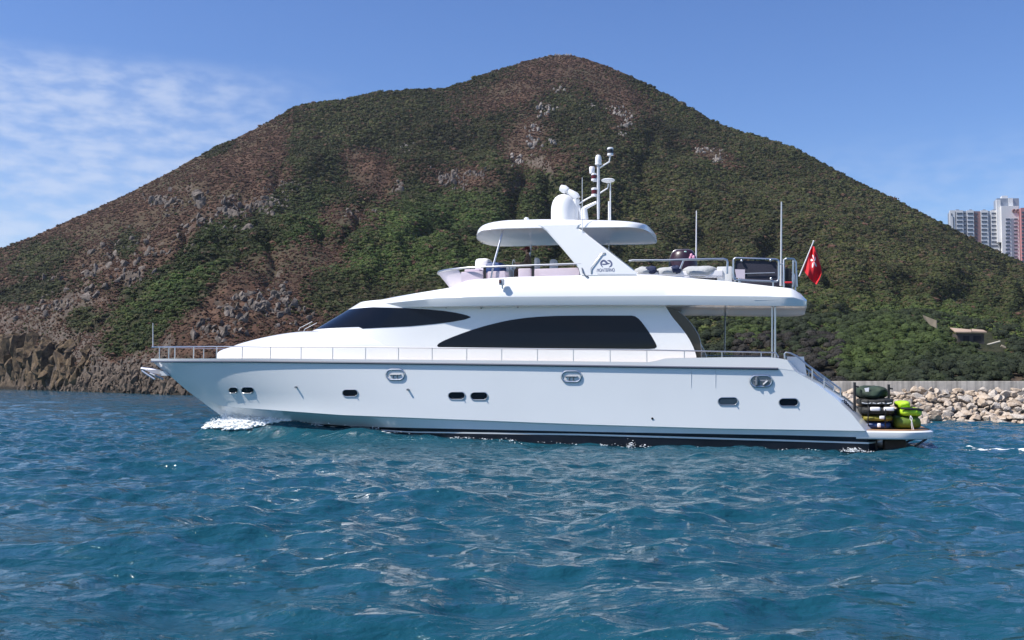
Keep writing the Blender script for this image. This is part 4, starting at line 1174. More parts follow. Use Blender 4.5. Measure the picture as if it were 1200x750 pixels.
# ---- flybridge screen
def screen_pt(th, xf, xm, W, z):
    s = 1 - math.cos(th); return (xf + (xm - xf) * (1 - math.cos(th)), -W * math.sin(th) ** 0.8, z)
xt, zt1 = L(519.5, 312.3, 0.0); xb1, zb1 = L(539, 328.5, 0.0)
WS = 2.42; xms = L(575, 315, -WS)[0]
z_top = L(600, 311.8, -WS)[1]
thv = np.linspace(0, PI / 2, 22)
for nm, lo, hi, m_ in (('wind_screen', 0, 22, M['lilac']),):
    mb = MB()
    top = [screen_pt(t, xt, xms, WS, z_top) for t in thv]
    def fly_top(x):
        i = np.array([s[2][0] for s in secs]); j = np.array([s[2][2] for s in secs]); return float(np.interp(x, i, j))
    bot = []
    for t in thv:
        q = screen_pt(t, xb1, xms, WS - 0.05, 0); bot.append((q[0], q[1], fly_top(q[0]) - 0.03))
    k0 = 15
    mb.grid([top[:k0], bot[:k0]]); mb.grid([[(p[0] + .02, p[1] + .02, p[2]) for p in top[:k0]], [(p[0] + .02, p[1] + .02, p[2]) for p in bot[:k0]]], flip=True)
    mb.grid([mirror(top[:k0]), mirror(bot[:k0])], flip=True)
    part(mb, 'wind_screen', mat('frosted_acrylic', (0.66, 0.60, 0.66), 0.3))
railp = top + [(xms + (L(681, 312, -WS)[0] - xms) * k / 8, -WS, z_top + (0.012 * k / 8)) for k in range(1, 9)]
mb = MB(); mb.tube(railp, 0.035, 8); mb.tube(mirror(railp), 0.035, 8); sr = part(mb, 'screen_rail', M['steel'])
for a in (567.5, 624):
    for s in (1, -1):
        x, z = L(a, 313, -WS); x2, z2 = L(a + 1, 327, -WS + 0.1); mb = MB(); mb.box((x + 0.01, s * -(WS - 0.02), z - 0.2), (0.09, 0.03, 0.44)); mb.build('post', M['black'], sr)
# seats and lockers behind the screen
def ubox(name, x0, x1, y0, y1, yn, depth, m_, bev=0.04):
    xa, za = L(x0, y0, yn); xb_, zb3 = L(x1, y1, yn)
    mb = MB(); mb.box(((xa + xb_) / 2, yn + depth / 2, (za + zb3) / 2), (xb_ - xa, depth, za - zb3), bev=bev); return part(mb, name, m_)
ubox('locker', 540, 566, 318.5, 331, -2.25, 1.2, M['lilac'])
ubox('console', 544, 562, 315.5, 319, -1.9, 0.7, M['lilac'])
ubox('seat_back', 571, 592, 318, 330, -2.2, 0.5, M['lilac'])
ubox('seat_back', 607, 622, 314.6, 328, -2.2, 0.4, M['lilac'])
ubox('seat_back', 626, 679, 315, 327, -2.2, 0.4, M['lilac'])
hx, hz_ = L(567, 303.5, -0.9); hx2, hz2 = L(567, 326, -0.9)
hs = empty('helm_seat', (0, 0, 0)); hs.parent = yacht
mb = MB(); mb.pillow((hx, -0.9, (hz_ + hz2) / 2), (0.26, 0.32, (hz_ - hz2) / 2), e=0.4); mb.build('backrest', M['whitec'], hs)
mb = MB(); mb.pillow((hx + 0.42, -0.9, hz2 + 0.28), (0.34, 0.34, 0.24), e=0.4); mb.build('cushion', M['blue'], hs)
mb = MB(); q = L(649, 304.2, -0.4); mb.pillow((q[0], -0.4, q[1] - 0.35), (0.12, 0.26, 0.36), e=0.5); part(mb, 'head_rest', M['greyp'])

# ---- hard top
HT = np.array([(556, 273.6), (558, 270.4), (562, 267), (568, 264), (575, 261.8), (590, 259.4), (605, 258.2), (643, 257.2), (702, 258.2), (725, 258.9), (743, 260), (760, 261.5)], float)
HU = np.array([(556, 274.2), (560, 273.4), (566, 271.2), (575, 269.4), (600, 267.8), (634, 267), (677, 266.8), (734, 266.2), (744, 266.0), (760, 266.0)], float)
HW = 2.22
hx0 = L(556.5, 273, -0.9)[0]; hx1 = L(753.5, 265, -HW)[0]
def ht_w(x):
    s = min(max((x - hx0) / (hx1 - hx0), 0), 1); a = min(s / 0.17, 1); b = min((1 - s) / 0.13, 1)
    return max(HW * (1 - (1 - a) ** 2.2) ** 0.5 * (0.66 + 0.34 * (1 - (1 - b) ** 2.4) ** 0.5), 0.05)
zt_of = []; zb_of = []
for p in np.linspace(556, 760, 70):
    yy = -HW
    zt_of.append(L(p, np.interp(p, HT[:, 0], HT[:, 1]), yy)); zb_of.append(L(p, np.interp(p, HU[:, 0], HU[:, 1]), yy))
zt_of = np.array(zt_of); zb_of = np.array(zb_of)
rows = []
for x in np.r_[np.linspace(hx0, hx0 + 0.9, 16), np.linspace(hx0 + 1.0, hx1 - 0.8, 26), np.linspace(hx1 - 0.75, hx1, 14)]:
    xq = zt_of[0, 0] + (x - hx0) * (zt_of[-1, 0] - zt_of[0, 0]) / (hx1 - hx0)
    zt2 = float(np.interp(xq, zt_of[:, 0], zt_of[:, 1])); zb2 = float(np.interp(xq, zb_of[:, 0], zb_of[:, 1])); zb2 = min(zb2, zt2 - 0.03)
    w = ht_w(x); hgt = zt2 - zb2; row = []
    up_ = min(1, max(0, (x - hx0) / 1.4)); zt2 += 0.07 * up_; hgt += 0.05 * up_
    prof = [(0, zt2 + 0.05), (0.5, zt2 + 0.045), (0.8, zt2 + 0.02), (0.90, zt2 - 0.05 * hgt), (0.945, zt2 - 0.25 * hgt), (0.975, zt2 - 0.55 * hgt), (0.995, zb2 + 0.14 * hgt), (1.0, zb2 + 0.05 * hgt), (0.985, zb2), (0.93, zb2 + 0.01), (0.7, zb2 + 0.04), (0, zb2 + 0.06)]
    half = [(x, -w * a, z) for a, z in prof]
    rows.append(half + mirror(half)[::-1][1:-1])
mb = MB(); mb.grid(rows, True); nn = len(rows[0]); mb.add(rows[0], [list(range(nn))]); mb.add(rows[-1], [list(range(nn))[::-1]])
ht = part(mb, 'hard_top', M['gel'], ang=32)
mb = MB(); q = L(617, 257.4, -1.5); mb.sphere((q[0], -1.5, q[1] + 0.02), (0.09, 0.09, 0.06), 10, 7); mb.build('deck_lamp', M['white'], ht)
# raked arch legs
LEG = [(629, 263), (636, 267.6), (641, 271.6), (660, 293), (678, 314.5), (680.5, 324), (749, 324), (746.5, 320.5), (715, 296), (690, 276.5), (683, 270.5), (677, 267.2), (680, 262)]
YL0, YL1 = -2.52, -2.245
def leg_y(b): return YL1 + (YL0 - YL1) * min(max((b - 266) / (324 - 266), -0.1), 1)
lg = [(lambda q, y: (q[0], y, q[1]))(L(a, b, leg_y(b)), leg_y(b)) for a, b in LEG]
for s in (1, -1):
    bm = bmesh.new(); vs = [bm.verts.new((p[0], s * p[1], p[2])) for p in lg]; f = bm.faces.new(vs)
    r_ = bmesh.ops.extrude_face_region(bm, geom=[f]); 
    for v in [e for e in r_['geom'] if isinstance(e, bmesh.types.BMVert)]: v.co.y += s * 0.24; v.co.x += 0.03
    bmesh.ops.recalc_face_normals(bm, faces=bm.faces[:])
    bmesh.ops.bevel(bm, geom=[e for e in bm.edges if e.calc_length() > 0.05 and abs(abs(e.verts[0].co.y - e.verts[1].co.y) - 0.24) > 0.01], offset=0.035, segments=3, affect='EDGES')
    mb = MB(); mb.bm(bm); leg = part(mb, 'arch_leg', M['gel'], ang=28)
    if s == 1:
        # emblem and lettering on the near leg
        mb = MB()
        def lp(a, b, o=0.006): q = L(a, b, leg_y(b)); return (q[0], leg_y(b) - o, q[1])
        def stroke(pts, wd):
            P = [Vector(lp(*q)) for q in spline(pts, 26)]; r0, r1 = [], []; w_ = 0.0275 * wd / 2
            for i in range(len(P)):
                t = (P[min(i + 1, 25)] - P[max(i - 1, 0)]).normalized(); n = Vector((-t.z, 0, t.x)); k = min(1, 0.25 + 3.2 * min(i, 25 - i) / 25)
                r0.append(P[i] + n * w_ * k); r1.append(P[i] - n * w_ * k)
            mb.grid([r0, r1])
        stroke([(706.5, 313.2), (704.6, 310.5), (704.6, 307.4), (706.8, 305.6), (709, 306.0), (710.6, 307.6), (712.6, 309.0), (714.8, 308.4)], 2.3)
        stroke([(711.6, 305.4), (714.6, 305.8), (716.6, 308.4), (716.2, 311.4), (713.6, 313.2)], 2.0)
        stroke([(704.8, 309.4), (707.6, 309.8), (710.2, 309.6), (713.2, 309.2)], 1.6)
        mb.build('emblem', M['logo'], leg, smooth=False, fixn=False)
        vs_, fs_ = text_mesh('MONTEFINO', 0.155, 0.002)
        ox, oz = L(709.8, 316.6, leg_y(316.6)); yt_ = leg_y(316.6); mb = MB()
        xs_ = [v.x for v in vs_]; kx_ = (0.0275 * 21) / (max(xs_) - min(xs_))
        mb.add([(ox + v.x * kx_, yt_ - 0.006 + 0.22 * v.y - v.z, oz + v.y) for v in vs_], fs_); mb.build('lettering', M['logo'], leg, smooth=False, fixn=False)
        # steel tube laid in for the grey shadow line of a handle, with its bracket
        mb = MB(); P = [lp(692.8, 320.5, 0.01), lp(692.8, 318, 0.03), lp(692.8, 314, 0.035), lp(705, 297.5, 0.035), lp(708.5, 296.8, 0.03), lp(709.5, 296.6, 0.01)]
        mb.tube(P, 0.016, 8); mb.build('handle_shadow', M['steel'], leg)
        mb = MB(); mb.tube([lp(682, 314, 0.02), lp(683.5, 320, 0.06), lp(687, 323.5, 0.06), lp(690, 325, 0.02)], 0.02, 6); mb.build('bracket', M['dsteel'], leg)
        mb = MB(); mb.prism([lp(700, 320.4), lp(745, 320.8), lp(745, 321.8), lp(700, 321.4)], (0, 0.01, 0)); mb.build('trim_line', M['greyp'], leg)
# slanting stays of the hard top
for s in (1, -1):
    q0 = L(590, 268.5, -1.95); q1 = L(578, 311.5, -2.28); q2 = L(575.5, 326, -2.30)
    mb = MB(); mb.tube([(q0[0], s * -1.95, q0[1]), (q1[0], s * -2.28, q1[1])], 0.034, 10); mb.tube([(q1[0], s * -2.28, q1[1]), (q2[0], s * -2.30, q2[1])], 0.03, 8); part(mb, 'stay', M['steel'])

# ---- radar arch gear (centreline)
def C0(px, py, y=0.0): q = L(px, py, y); return (q[0], y, q[1])
S0 = 0.0300                                   # metres per drawing unit on the centreline here
zt3 = float(np.interp(C0(650, 257)[0], zt_of[:, 0], zt_of[:, 1])) + 0.03
c = C0(660.5, 256); R_ = 14.8 * S0; Hd = c[2] + 0.06; 
top_z = C0(660.5, 227.8)[2]; base_z = zt3 - 0.02
hh = top_z - base_z
mb = MB(); mb.lathe([(0.001, 0), (R_, 0), (R_, 0.10), (R_ * 0.99, 0.14)], (c[0], 0, base_z), 32)
rd = empty('radar_dome', (0, 0, 0)); rd.parent = yacht
mb.build('base_ring', mat('pale_lilac_plastic', (0.55, 0.53, 0.60), 0.4), rd)
mb = MB(); mb.lathe([(R_ * 0.99, 0.14), (R_ * 0.995, hh * 0.52), (R_ * 0.96, hh * 0.66), (R_ * 0.86, hh * 0.79), (R_ * 0.68, hh * 0.90), (R_ * 0.42, hh * 0.97), (R_ * 0.18, hh * 0.995), (0.001, hh)], (c[0], 0, base_z), 32)
mb.build('dome', M['white'], rd)
# search lamp / scanner arm standing on a bent post behind the dome
mb = MB(); P = [C0(675, 257), C0(675, 243), C0(675.5, 234), C0(672, 228), C0(666, 223.6), C0(658, 220.6)]
mb.tube(P[:3], [0.10, 0.09, 0.13], 10); mb.tube([C0(676.5, 233), C0(674, 229.6), C0(669, 226.2), C0(663, 222.8)], [0.13, 0.15, 0.12, 0.09], 10); sl = part(mb, 'search_light_post', M['white'])
mb = MB(); mb.tube([C0(664.5, 224), C0(661, 221.6), C0(656.8, 219.9)], [0.13, 0.145, 0.11], 12); mb.build('lamp_head', M['white'], sl)
# mast
MX, MY = 701, 0.0
mast = empty('mast', (0, 0, 0)); mast.parent = yacht
mb = MB(); mb.tube([C0(701.2, 257), C0(701.2, 236), C0(701.2, 192)], [0.04, 0.058, 0.048], 12); mb.build('pole', M['greyp'], mast)
mb = MB(); mb.tube([C0(701.2, 193), C0(701.2, 191)], 0.115, 16); mb.lathe([(0.10, 0), (0.112, .06), (0.105, 0.22), (0.07, 0.29), (0.001, 0.31)], C0(701.2, 191.5), 16); mb.build('satellite_pod', M['white'], mast)
for P_, R2_ in (([C0(677, 239.5), C0(684, 235.2), C0(697, 228)], 0.026), ([C0(683, 246), C0(686, 243.5), C0(699, 237)], [0.085, 0.07, 0.05]), ([C0(702.5, 226.5), C0(712, 220.5), C0(713, 215.5)], 0.024), ([C0(702, 197), C0(714, 189.6), C0(715, 183)], 0.026)):
    mb = MB(); mb.tube(P_, R2_, 8); mb.build('arm', M['white'], mast)
mb = MB(); mb.tube([C0(685, 257), C0(684.5, 244)], [0.14, 0.10], 12); mb.tube([C0(680.5, 257), C0(678.5, 241)], 0.05, 8); mb.build('foot', M['white'], mast)
def lantern(px, py0, py1, w, nm):
    c = C0(px, py1); h_ = C0(px, py0)[2] - c[2]; o = None
    mb = MB(); mb.lathe([(0.001, 0), (w, 0), (w, h_ * 0.24)], c, 14); mb.lathe([(w, h_ * 0.74), (w * 1.05, h_ * 0.92), (w * .8, h_), (0.001, h_)], c, 14); o = mb.build('lantern', M['white'], mast)
m_lr = mat('red_lens', (0.10, 0.008, 0.010), 0.15); m_lb = mat('black_lens', (0.02, 0.02, 0.02), 0.2)
def lantern_lens(px, py0, py1, w, m_):
    c = C0(px, py1); h_ = C0(px, py0)[2] - c[2]
    mb = MB(); mb.lathe([(0.001, h_ * .2), (w * .95, h_ * 0.22), (w * .95, h_ * 0.78), (.001, h_ * .8)], c, 14); mb.build('lens', m_, mast)
for px, a, b, w, m_ in ((715.2, 173, 182.2, 0.105, m_lb), (696, 203.2, 211.8, 0.095, m_lr), (696.5, 220.3, 230, 0.105, m_lr)):
    lantern(px, a, b, w, m_); lantern_lens(px, a, b, w, m_)
mb = MB(); mb.lathe([(0.001, 0), (.085, 0), (.095, .1), (.1, .2), (.08, .235), (.001, .235)], C0(693.8, 203.2), 14); mb.tube([C0(694, 203.4), C0(700, 211)], 0.03, 8); mb.build('anemometer', M['whitec'], mast)
mb = MB(); mb.tube([C0(702, 211.5), C0(695, 212)], 0.04, 8); mb.tube([C0(702, 228), C0(697, 229)], 0.04, 8); mb.build('bracket', M['greyp'], mast)
mb = MB(); mb.lathe([(0.001, 0), (.06, 0.0), (.22, .06), (.245, .10), (.2, .13), (.001, .15)], C0(712.6, 214.4), 20); mb.build('antenna_disc', M['white'], mast)
mb = MB(); mb.tube([C0(715.3, 258), C0(715.3, 214)], 0.022, 8); mb.tube([C0(713.6, 258), C0(713.6, 236)], 0.03, 8); mb.build('pole', M['white'], mast)
def whip(a0, b0, a1, b1, y, r=0.017, base=0.035, m_=None):
    P, Q = C0(a0, b0, y), C0(a1, b1, y); mid = [P[i] + (Q[i] - P[i]) * 0.12 for i in range(3)]
    mb = MB(); mb.tube([P, mid], base, 8); mb.tube([mid, Q], [r, r * 0.6], 8); return part(mb, 'whip_antenna', m_ or M['white'])
whip(682.3, 318, 682.3, 208, -2.27, 0.016, 0.022)
whip(713.5, 297, 713.2, 267, 1.2, 0.02, 0.02)
whip(815.6, 322, 816.2, 247, 1.5, 0.028, 0.03, M['whitec'])
whip(915.3, 335, 915.8, 236.5, -1.9, 0.033, 0.045, M['greyp'])
whip(179.2, 407.5, 179.2, 378.5, 0.0, 0.022, 0.022, M['greyp'])

# ---- rails
def post(parent, p, q, r=0.018, nm='stanchion', m_=None):
    mb = MB(); mb.tube([p, q], r, 7); return mb.build(nm, m_ or M['steel'], parent)
RT_ = [(178, 406.8), (215, 406.3), (256, 406.2), (400, 406.7), (500, 407.4), (600, 408.4), (765, 410.2), (815, 411.3), (870, 412.4), (908, 413.2), (912, 414.5), (912.4, 418.6)]
rx0 = L(178, 406.8, 0)[0]
def rail_b(x, z):
    xs_ = HR[0, :, 0]; return max(float(np.interp(x, xs_, -HR[0, :, 1])) - 0.09, 0.03)
rp = [on_surf(a, b, rail_b, 60) for a, b in smooth_interp(RT_, 110)]
POSTS = [187, 205, 227, 254, 284, 317, 353, 390, 428.6, 467, 506.5, 547, 588, 629.8, 672, 715, 758, 802, 846, 892]
for s in (1, -1):
    mb = MB(); mb.tube([(p[0], s * p[1], p[2]) for p in rp], 0.021, 8); gr = part(mb, 'guard_rail', M['steel'])
    for a in POSTS:
        x, y, z = on_surf(a, np.interp(a, [q[0] for q in RT_], [q[1] for q in RT_]), rail_b, 60)
        zc = float(np.interp(x, HR[0, :, 0], HR[0, :, 2])); post(gr, (x, s * y, z), (x, s * y, zc), 0.015 if a > 300 else 0.02)
# stair rails down the aft wings
WR = [(919.5, 420), (919.3, 414.5), (921, 413), (926, 413.6), (934, 417.5), (946, 427.5), (960, 437.5), (972, 446.5), (985, 456), (985, 465.5)]
for s in (1, -1):
    yw = -2.72
    P = [(lambda q: (q[0], s * yw, q[1]))(L(a, b, yw)) for a, b in WR]; mb = MB(); mb.tube(P, 0.026, 8)
    P2 = [(lambda q: (q[0], s * yw, q[1]))(L(a, b, yw)) for a, b in [(953, 433), (962, 441.5), (976.5, 453), (977, 458.5)]]; mb.tube(P2, 0.022, 8)
    wr = part(mb, 'stair_rail', M['steel'])
    for a, b, c in ((952, 432.3, 444.5), (966, 443, 455)): q0, q1 = L(a, b, yw), L(a, c, yw); post(wr, (q0[0], s * yw, q0[1]), (q1[0], s * yw, q1[1]), 0.024)
q0, q1 = L(922, 418, -1.9), L(945.5, 440, -1.9)
mb = MB(); mb.prism([(q0[0], -1.9, q0[1]), (q1[0] - 0.08, -1.9, q0[1]), (q1[0], -1.9, q1[1]), (q0[0], -1.9, q1[1])], (0, 3.8, 0)); part(mb, 'cockpit_coaming', M['gel'])
# twin poles under the overhang
for a in (904.8, 908.2):
    q0, q1 = L(a, 359, -2.45), L(a, 420, -2.45); mb = MB(); mb.tube([(q0[0], -2.45, q0[1]), (q1[0], -2.45, q1[1])], 0.032, 10); part(mb, 'support_pole', M['steel'])
q0, q1 = L(850, 360, 2.4), L(849, 415, 2.4); mb = MB(); mb.tube([(q0[0], 2.4, q0[1]), (q1[0], 2.4, q1[1])], 0.03, 8); part(mb, 'support_pole', M['dsteel'])

# ---- aft flybridge rails, screens, covers
yr = -2.42
def Q(a, b, y=yr): q = L(a, b, y); return (q[0], y, q[1])
for s in (1, -1):
    fl = (lambda P: [(p[0], s * p[1], p[2]) for p in P])
    mb = MB(); mb.tube(fl([Q(737, 305.8), Q(742, 305.0), Q(779, 305.0), Q(801, 304.2), Q(848, 303.4), Q(851.5, 304.4), Q(852.4, 307), Q(852, 321)]), 0.034, 8)
    mb.tube(fl([Q(750, 321.6), Q(848, 323.6)]), 0.018, 6); gr = part(mb, 'flybridge_rail', M['steel'])
    post(gr, *fl([Q(801.5, 304), Q(797, 315)]), 0.03)
    mb = MB(); ol = stadium(859.5, 303.2, 912.5, 329, 6, 3.5); mb.tube(fl([Q(a, b + (a - 886) * 0.035) for a, b in ol]), 0.034, 8, closed=True); sf = part(mb, 'screen_frame', M['steel'])
    mb = MB(); ol = stadium(861.5, 305.5, 910.5, 326.5, 5, 2.5); mb.prism(fl([Q(a, b + (a - 886) * 0.035, yr + 0.03) for a, b in ol]), (0, 0.02 * s, 0)); mb.build('mesh_panel', mat('dark_mesh', (0.025, 0.024, 0.04), 0.6, var=0.2, scale=3), sf)
    mb = MB(); mb.tube(fl([Q(873, 320.6, yr - .02), Q(908, 319.6, yr - .02)]), 0.016, 6); mb.build('mid_rail', M['steel'], sf)
    mb = MB(); mb.prism(fl([Q(861, 315.5, yr - 0.01), Q(873, 315.8, yr - 0.01), Q(873, 327, yr - 0.01), Q(863, 326, yr - 0.01)]), (0, 0.02 * s, 0)); mb.build('name_plate', M['lilac'], sf)
    for a, b in ((869, 305.5), (903, 305), (903.5, 326.5)):
        mb = MB(); p = fl([Q(a, b, yr - 0.03)])[0]; mb.sphere(p, 0.045, 8, 6); mb.build('clamp', M['steel'], sf)
    post(sf, *fl([Q(866, 326), Q(866, 331)]), 0.026); post(sf, *fl([Q(906, 329), Q(906, 336)]), 0.026)
    mb = MB(); mb.tube(fl([Q(918.5, 336), Q(918.5, 304.5), Q(921, 303), Q(930, 303.4, yr + 0.3), Q(932.5, 307, yr + 0.3), Q(933.5, 336, yr + 0.3)]), 0.032, 8); mb.tube(fl([Q(929.5, 305, yr + 0.15), Q(929, 336, yr + 0.15)]), 0.028, 8); mb.tube(fl([Q(912, 309.5), Q(918.5, 309.5)]), 0.02, 6); part(mb, 'stern_rail', M['steel'])
def block_px(name, x0, x1, y0, y1, yn, depth, m_, bev=0.03):
    return ubox(name, x0, x1, y0, y1, yn, depth, m_, bev)
block_px('fly_locker', 840, 858, 312.5, 331, -2.1, 1.0, M['gel'])
block_px('stern_locker', 874, 914, 316, 335, -1.9, 3.6, mat('navy_cover', (0.03, 0.03, 0.055), 0.7))
block_px('stern_locker', 919, 928, 314.5, 335, -1.8, 3.4, M['black'])
mb = MB(); P = [Q(919, 331), Q(928, 331)]; mb.tube(P, 0.03, 6); part(mb, 'step_trim', M['red'])
block_px('sun_pad', 742, 847, 319.2, 325, -2.15, 1.8, M['whitec'])
# underside lining of the overhang
# ---- anchor on the stem
anc = empty('anchor', (0, 0, 0)); anc.parent = yacht
mb = MB()
mb.tube([C0(193, 436.5, -0.05), C0(178, 433.2, -0.05), C0(166, 432, -0.05)], [0.07, 0.06, 0.07], 8)
mb.tube([C0(166.5, 434.5, -0.3), C0(181.5, 444.4, -0.3)], [0.05, 0.045], 8); mb.tube([C0(176, 437.5, 0.3), C0(191, 444.4, 0.3)], [0.05, 0.04], 8)
mb.build('shank', M['steel'], anc)
mb = MB(); mb.prism([C0(167, 432.5, -0.32), C0(178, 437, -0.32), C0(196, 440.5, -0.1), C0(190, 433.5, -0.1)], (0, 0.5, 0)); mb.build('stock', M['dsteel'], anc)
mb = MB(); mb.prism([C0(184, 436.6, -0.18), C0(193, 434, -0.18), C0(199, 440, -0.18), C0(188, 440.4, -0.18)], (0, 0.36, 0)); mb.build("bow_roller", M["greyp"], anc)
# transom lettering (too small to read) as raised characters down the wing
mb = MB()
for k, (a, b) in enumerate(((986.5, 471.5), (988.5, 474), (990.8, 476.6), (992.8, 479.4), (994.8, 482))):
    x, z = L(a, b, -2.4)
    for u, w in (((-.06, .06), (.08, .02)), ((-.02, -.04), (.10, -.02)), ((0.02, .09), (0.02, -.06))): mb.tube([(x + u[0] + 0.06, -2.46, z + u[1]), (x + w[0] + 0.06, -2.46, z + w[1])], 0.016, 5)
part(mb, 'transom_lettering', M['navy'])
# ================================================================== THINGS CARRIED ON THE YACHT
def W(p): return Vector(YO) + Vector(EX) * p[0] + Vector(EY) * p[1] + Vector((0, 0, p[2]))
def thing(name, base, label, cat, group=None):
    o = empty(name, W(base), -YAW); tag(o, label, cat, group); return o
def single(mb, name, mats, base, label, cat, group=None, **k):
    o = mb.build(name, mats, None, base, **k); o.location = W(base); o.rotation_euler = (0, 0, -YAW)
    tag(o, label, cat, group); return o
# ensign on its slanting staff
FY = -0.3
mb = MB(); mb.tube([C0(936.5, 324, FY), C0(953.3, 283.2, FY)], [0.022, 0.018], 8); mb.sphere(C0(953.4, 282.8, FY), 0.03, 8, 6); part(mb, 'flag_staff', M['white'])
hoist = [np.array(C0(a, b, FY)) for a, b in ((951.4, 288.4), (949, 295), (946.4, 302), (943.6, 309), (941.8, 316.6))]
flyv = [np.array(C0(a, b, FY)) for a, b in ((955.8, 290.6), (959.6, 303), (962.8, 316), (961.4, 324), (957, 333.4))]
mid = [np.array(C0(a, b, FY)) for a, b in ((953.4, 288.9), (954.2, 298), (954.4, 308.5), (952.2, 319), (949.6, 327.4))]
NV, NU2 = 26, 26
Hs, Ms, Fs_ = spline(hoist, NV), spline(mid, NV), spline(flyv, NV)
def flag_pt(i, u):
    a, b, c = Hs[i], Ms[i], Fs_[i]
    p = a * (1 - u) * (1 - 2 * u) + b * 4 * u * (1 - u) + c * u * (2 * u - 1)
    return p + np.array([0, 0.10 * u ** .5 * math.sin(7.5 * u + 0.10 * i) + 0.03 * math.sin(15 * u - 0.25 * i), 0])
flag = thing('flag', tuple(Hs[-1]), 'red flag with white flower emblem drooping from the stern staff', 'flag')
mb = MB(); mb.grid([[flag_pt(i, j / (NU2 - 1)) for j in range(NU2)] for i in range(NV)])
fo = mb.build('cloth', M['red'], flag, tuple(Hs[-1]), ang=80)
mb = MB()
for k in range(5):
    a0 = math.radians(90 + 72 * k + 12)
    for side in (-1, 1):
        rows = []
        for r_ in np.linspace(0.12, 1.0, 7):
            wdt = 0.50 * math.sin(PI * min(r_ * 0.85 + 0.08, 1)) * r_ ** 0.3
            row = []
            for w_ in (-1, 0, 1):
                a = a0 + w_ * wdt * 0.75 + 0.35 * r_
                uu = 0.44 + 0.235 * r_ * math.cos(a); vv = 0.46 - 0.19 * r_ * math.sin(a)
                ii = vv * (NV - 1); i0_ = int(min(max(ii, 0), NV - 2)); f_ = ii - i0_
                p = flag_pt(i0_, uu) * (1 - f_) + flag_pt(i0_ + 1, uu) * f_
                row.append((p[0], p[1] + side * 0.012, p[2]))
            rows.append(row)
        mb.grid(rows)
mb.build('flower_emblem', M['whitec'], flag, tuple(Hs[-1]), smooth=False, fixn=False)

# the pile of towable inflatables and the bags on the bathing platform; float colours lowered to hold their shade
zp = zt_ + 0.030
def inflatable(x0, x1, y0, y1, yc, dep, mat_, label, stripe=None, seed=0, name='inflatable_float', lump=0.0, e=0.5):
    xa, za = L(x0, y0, yc - dep); xb_, zb3 = L(x1, y1, yc - dep); zb3 = max(zb3, zp)
    base = ((xa + xb_) / 2, yc, zb3)
    t = thing(name, base, label, 'float' if name == 'inflatable_float' else 'bag')
    mb = MB(); mb.pillow((base[0], yc, (za + zb3) / 2), ((xb_ - xa) / 2, dep, (za - zb3) / 2), e=e, n=28, lump=lump, seed=seed); mb.build('tube' if name == 'inflatable_float' else 'cover', mat_, t, base, ang=60)
    for (p0, p1, q0, q1, m_) in (stripe or []):
        c0 = L(p0, q0, yc - dep); c1 = L(p1, q1, yc - dep)
        mb = MB(); mb.pillow(((c0[0] + c1[0]) / 2, yc - dep + 0.05, (c0[1] + c1[1]) / 2), ((c1[0] - c0[0]) / 2, 0.085, (c0[1] - c1[1]) / 2), e=0.4); mb.build('panel_or_shine', m_, t, base, ang=60)
    return t
inflatable(1012, 1046, 494.2, 504, -1.55, 0.75, M['blue'], 'blue inflatable float at the bottom of the pile', [(1028, 1032.5, 496, 501, M['whitec'])], 1)  # white patch on the blue end is a painted shine
inflatable(1009, 1048, 486.8, 494.4, -1.55, 0.8, M['yel'], 'yellow inflatable float with shade in its colour second from the bottom', [(1030.5, 1037, 487.2, 491.4, M['whitec'])], 2)
inflatable(1007, 1050, 475.6, 487, -1.55, 0.85, M['blackg'], 'black inflatable float with two white panels', [(1019.5, 1032, 477, 481.8, M['whitec']), (1035.5, 1048.2, 477, 481.8, M['whitec'])], 3)
inflatable(1006, 1049, 466.6, 476, -1.55, 0.85, M['blackg'], 'plain black inflatable float on top of the white panelled one', None, 4)
t = inflatable(1003.5, 1043, 452.5, 467.5, -1.55, 0.8, M['camo'], 'dark green folded cover lying on the pile of floats', None, 5, 'folded_cover', 0.11, 0.7)
base = C0(1022, 467, -1.55)
mb = MB(); mb.prism([C0(1013, 455, -2.36), C0(1018.5, 454.2, -2.36), C0(1018, 460, -2.36), C0(1015, 461, -2.36)], (0, 0.05, 0)); o = mb.build('patch', M['whitec'], t, (0, 0, 0))
o.matrix_parent_inverse = Matrix.Identity(4); b_ = ((L(1003.5, 452.5, -2.35)[0] + L(1043, 467.5, -2.35)[0]) / 2, -1.55, max(L(1043, 467.5, -2.35)[1], zp)); o.location = (-b_[0], -b_[1], -b_[2])
for i, (a, b) in enumerate(((1001.5, 448), (1041.5, 450.5))):
    p0, p1 = L(a, 505, -2.3 if i == 0 else -0.72), L(a, b, -2.3 if i == 0 else -0.72); yy = -2.3 if i == 0 else -0.72
    mb = MB(); mb.tube([(p0[0], yy, zp), (p1[0], yy, p1[1])], 0.04, 8); mb.tube([(p1[0], yy, p1[1] - 0.12), (p1[0] + 0.12, yy, p1[1] - 0.14)], 0.03, 6); part(mb, 'rack_post', M['black'])
inflatable(1048, 1081, 487.5, 504, -1.5, 0.75, M['dlime'], 'large olive green bag standing at the platform edge', None, 7, 'gear_bag', 0.05, 0.55)
t = inflatable(1054, 1083, 478, 489, -1.5, 0.78, M['lime'], 'bright lime bag with black strap on the olive bag', None, 8, 'gear_bag', 0.06, 0.6)
inflatable(1051.5, 1069, 470, 479.2, -1.5, 0.6, M['lime'], 'smaller lime bag topmost beside the pile of floats', None, 9, 'gear_bag', 0.07, 0.6)
b_ = ((L(1054, 478, -2.28)[0] + L(1083, 489, -2.28)[0]) / 2, -1.5, max(L(1083, 489, -2.28)[1], zp))
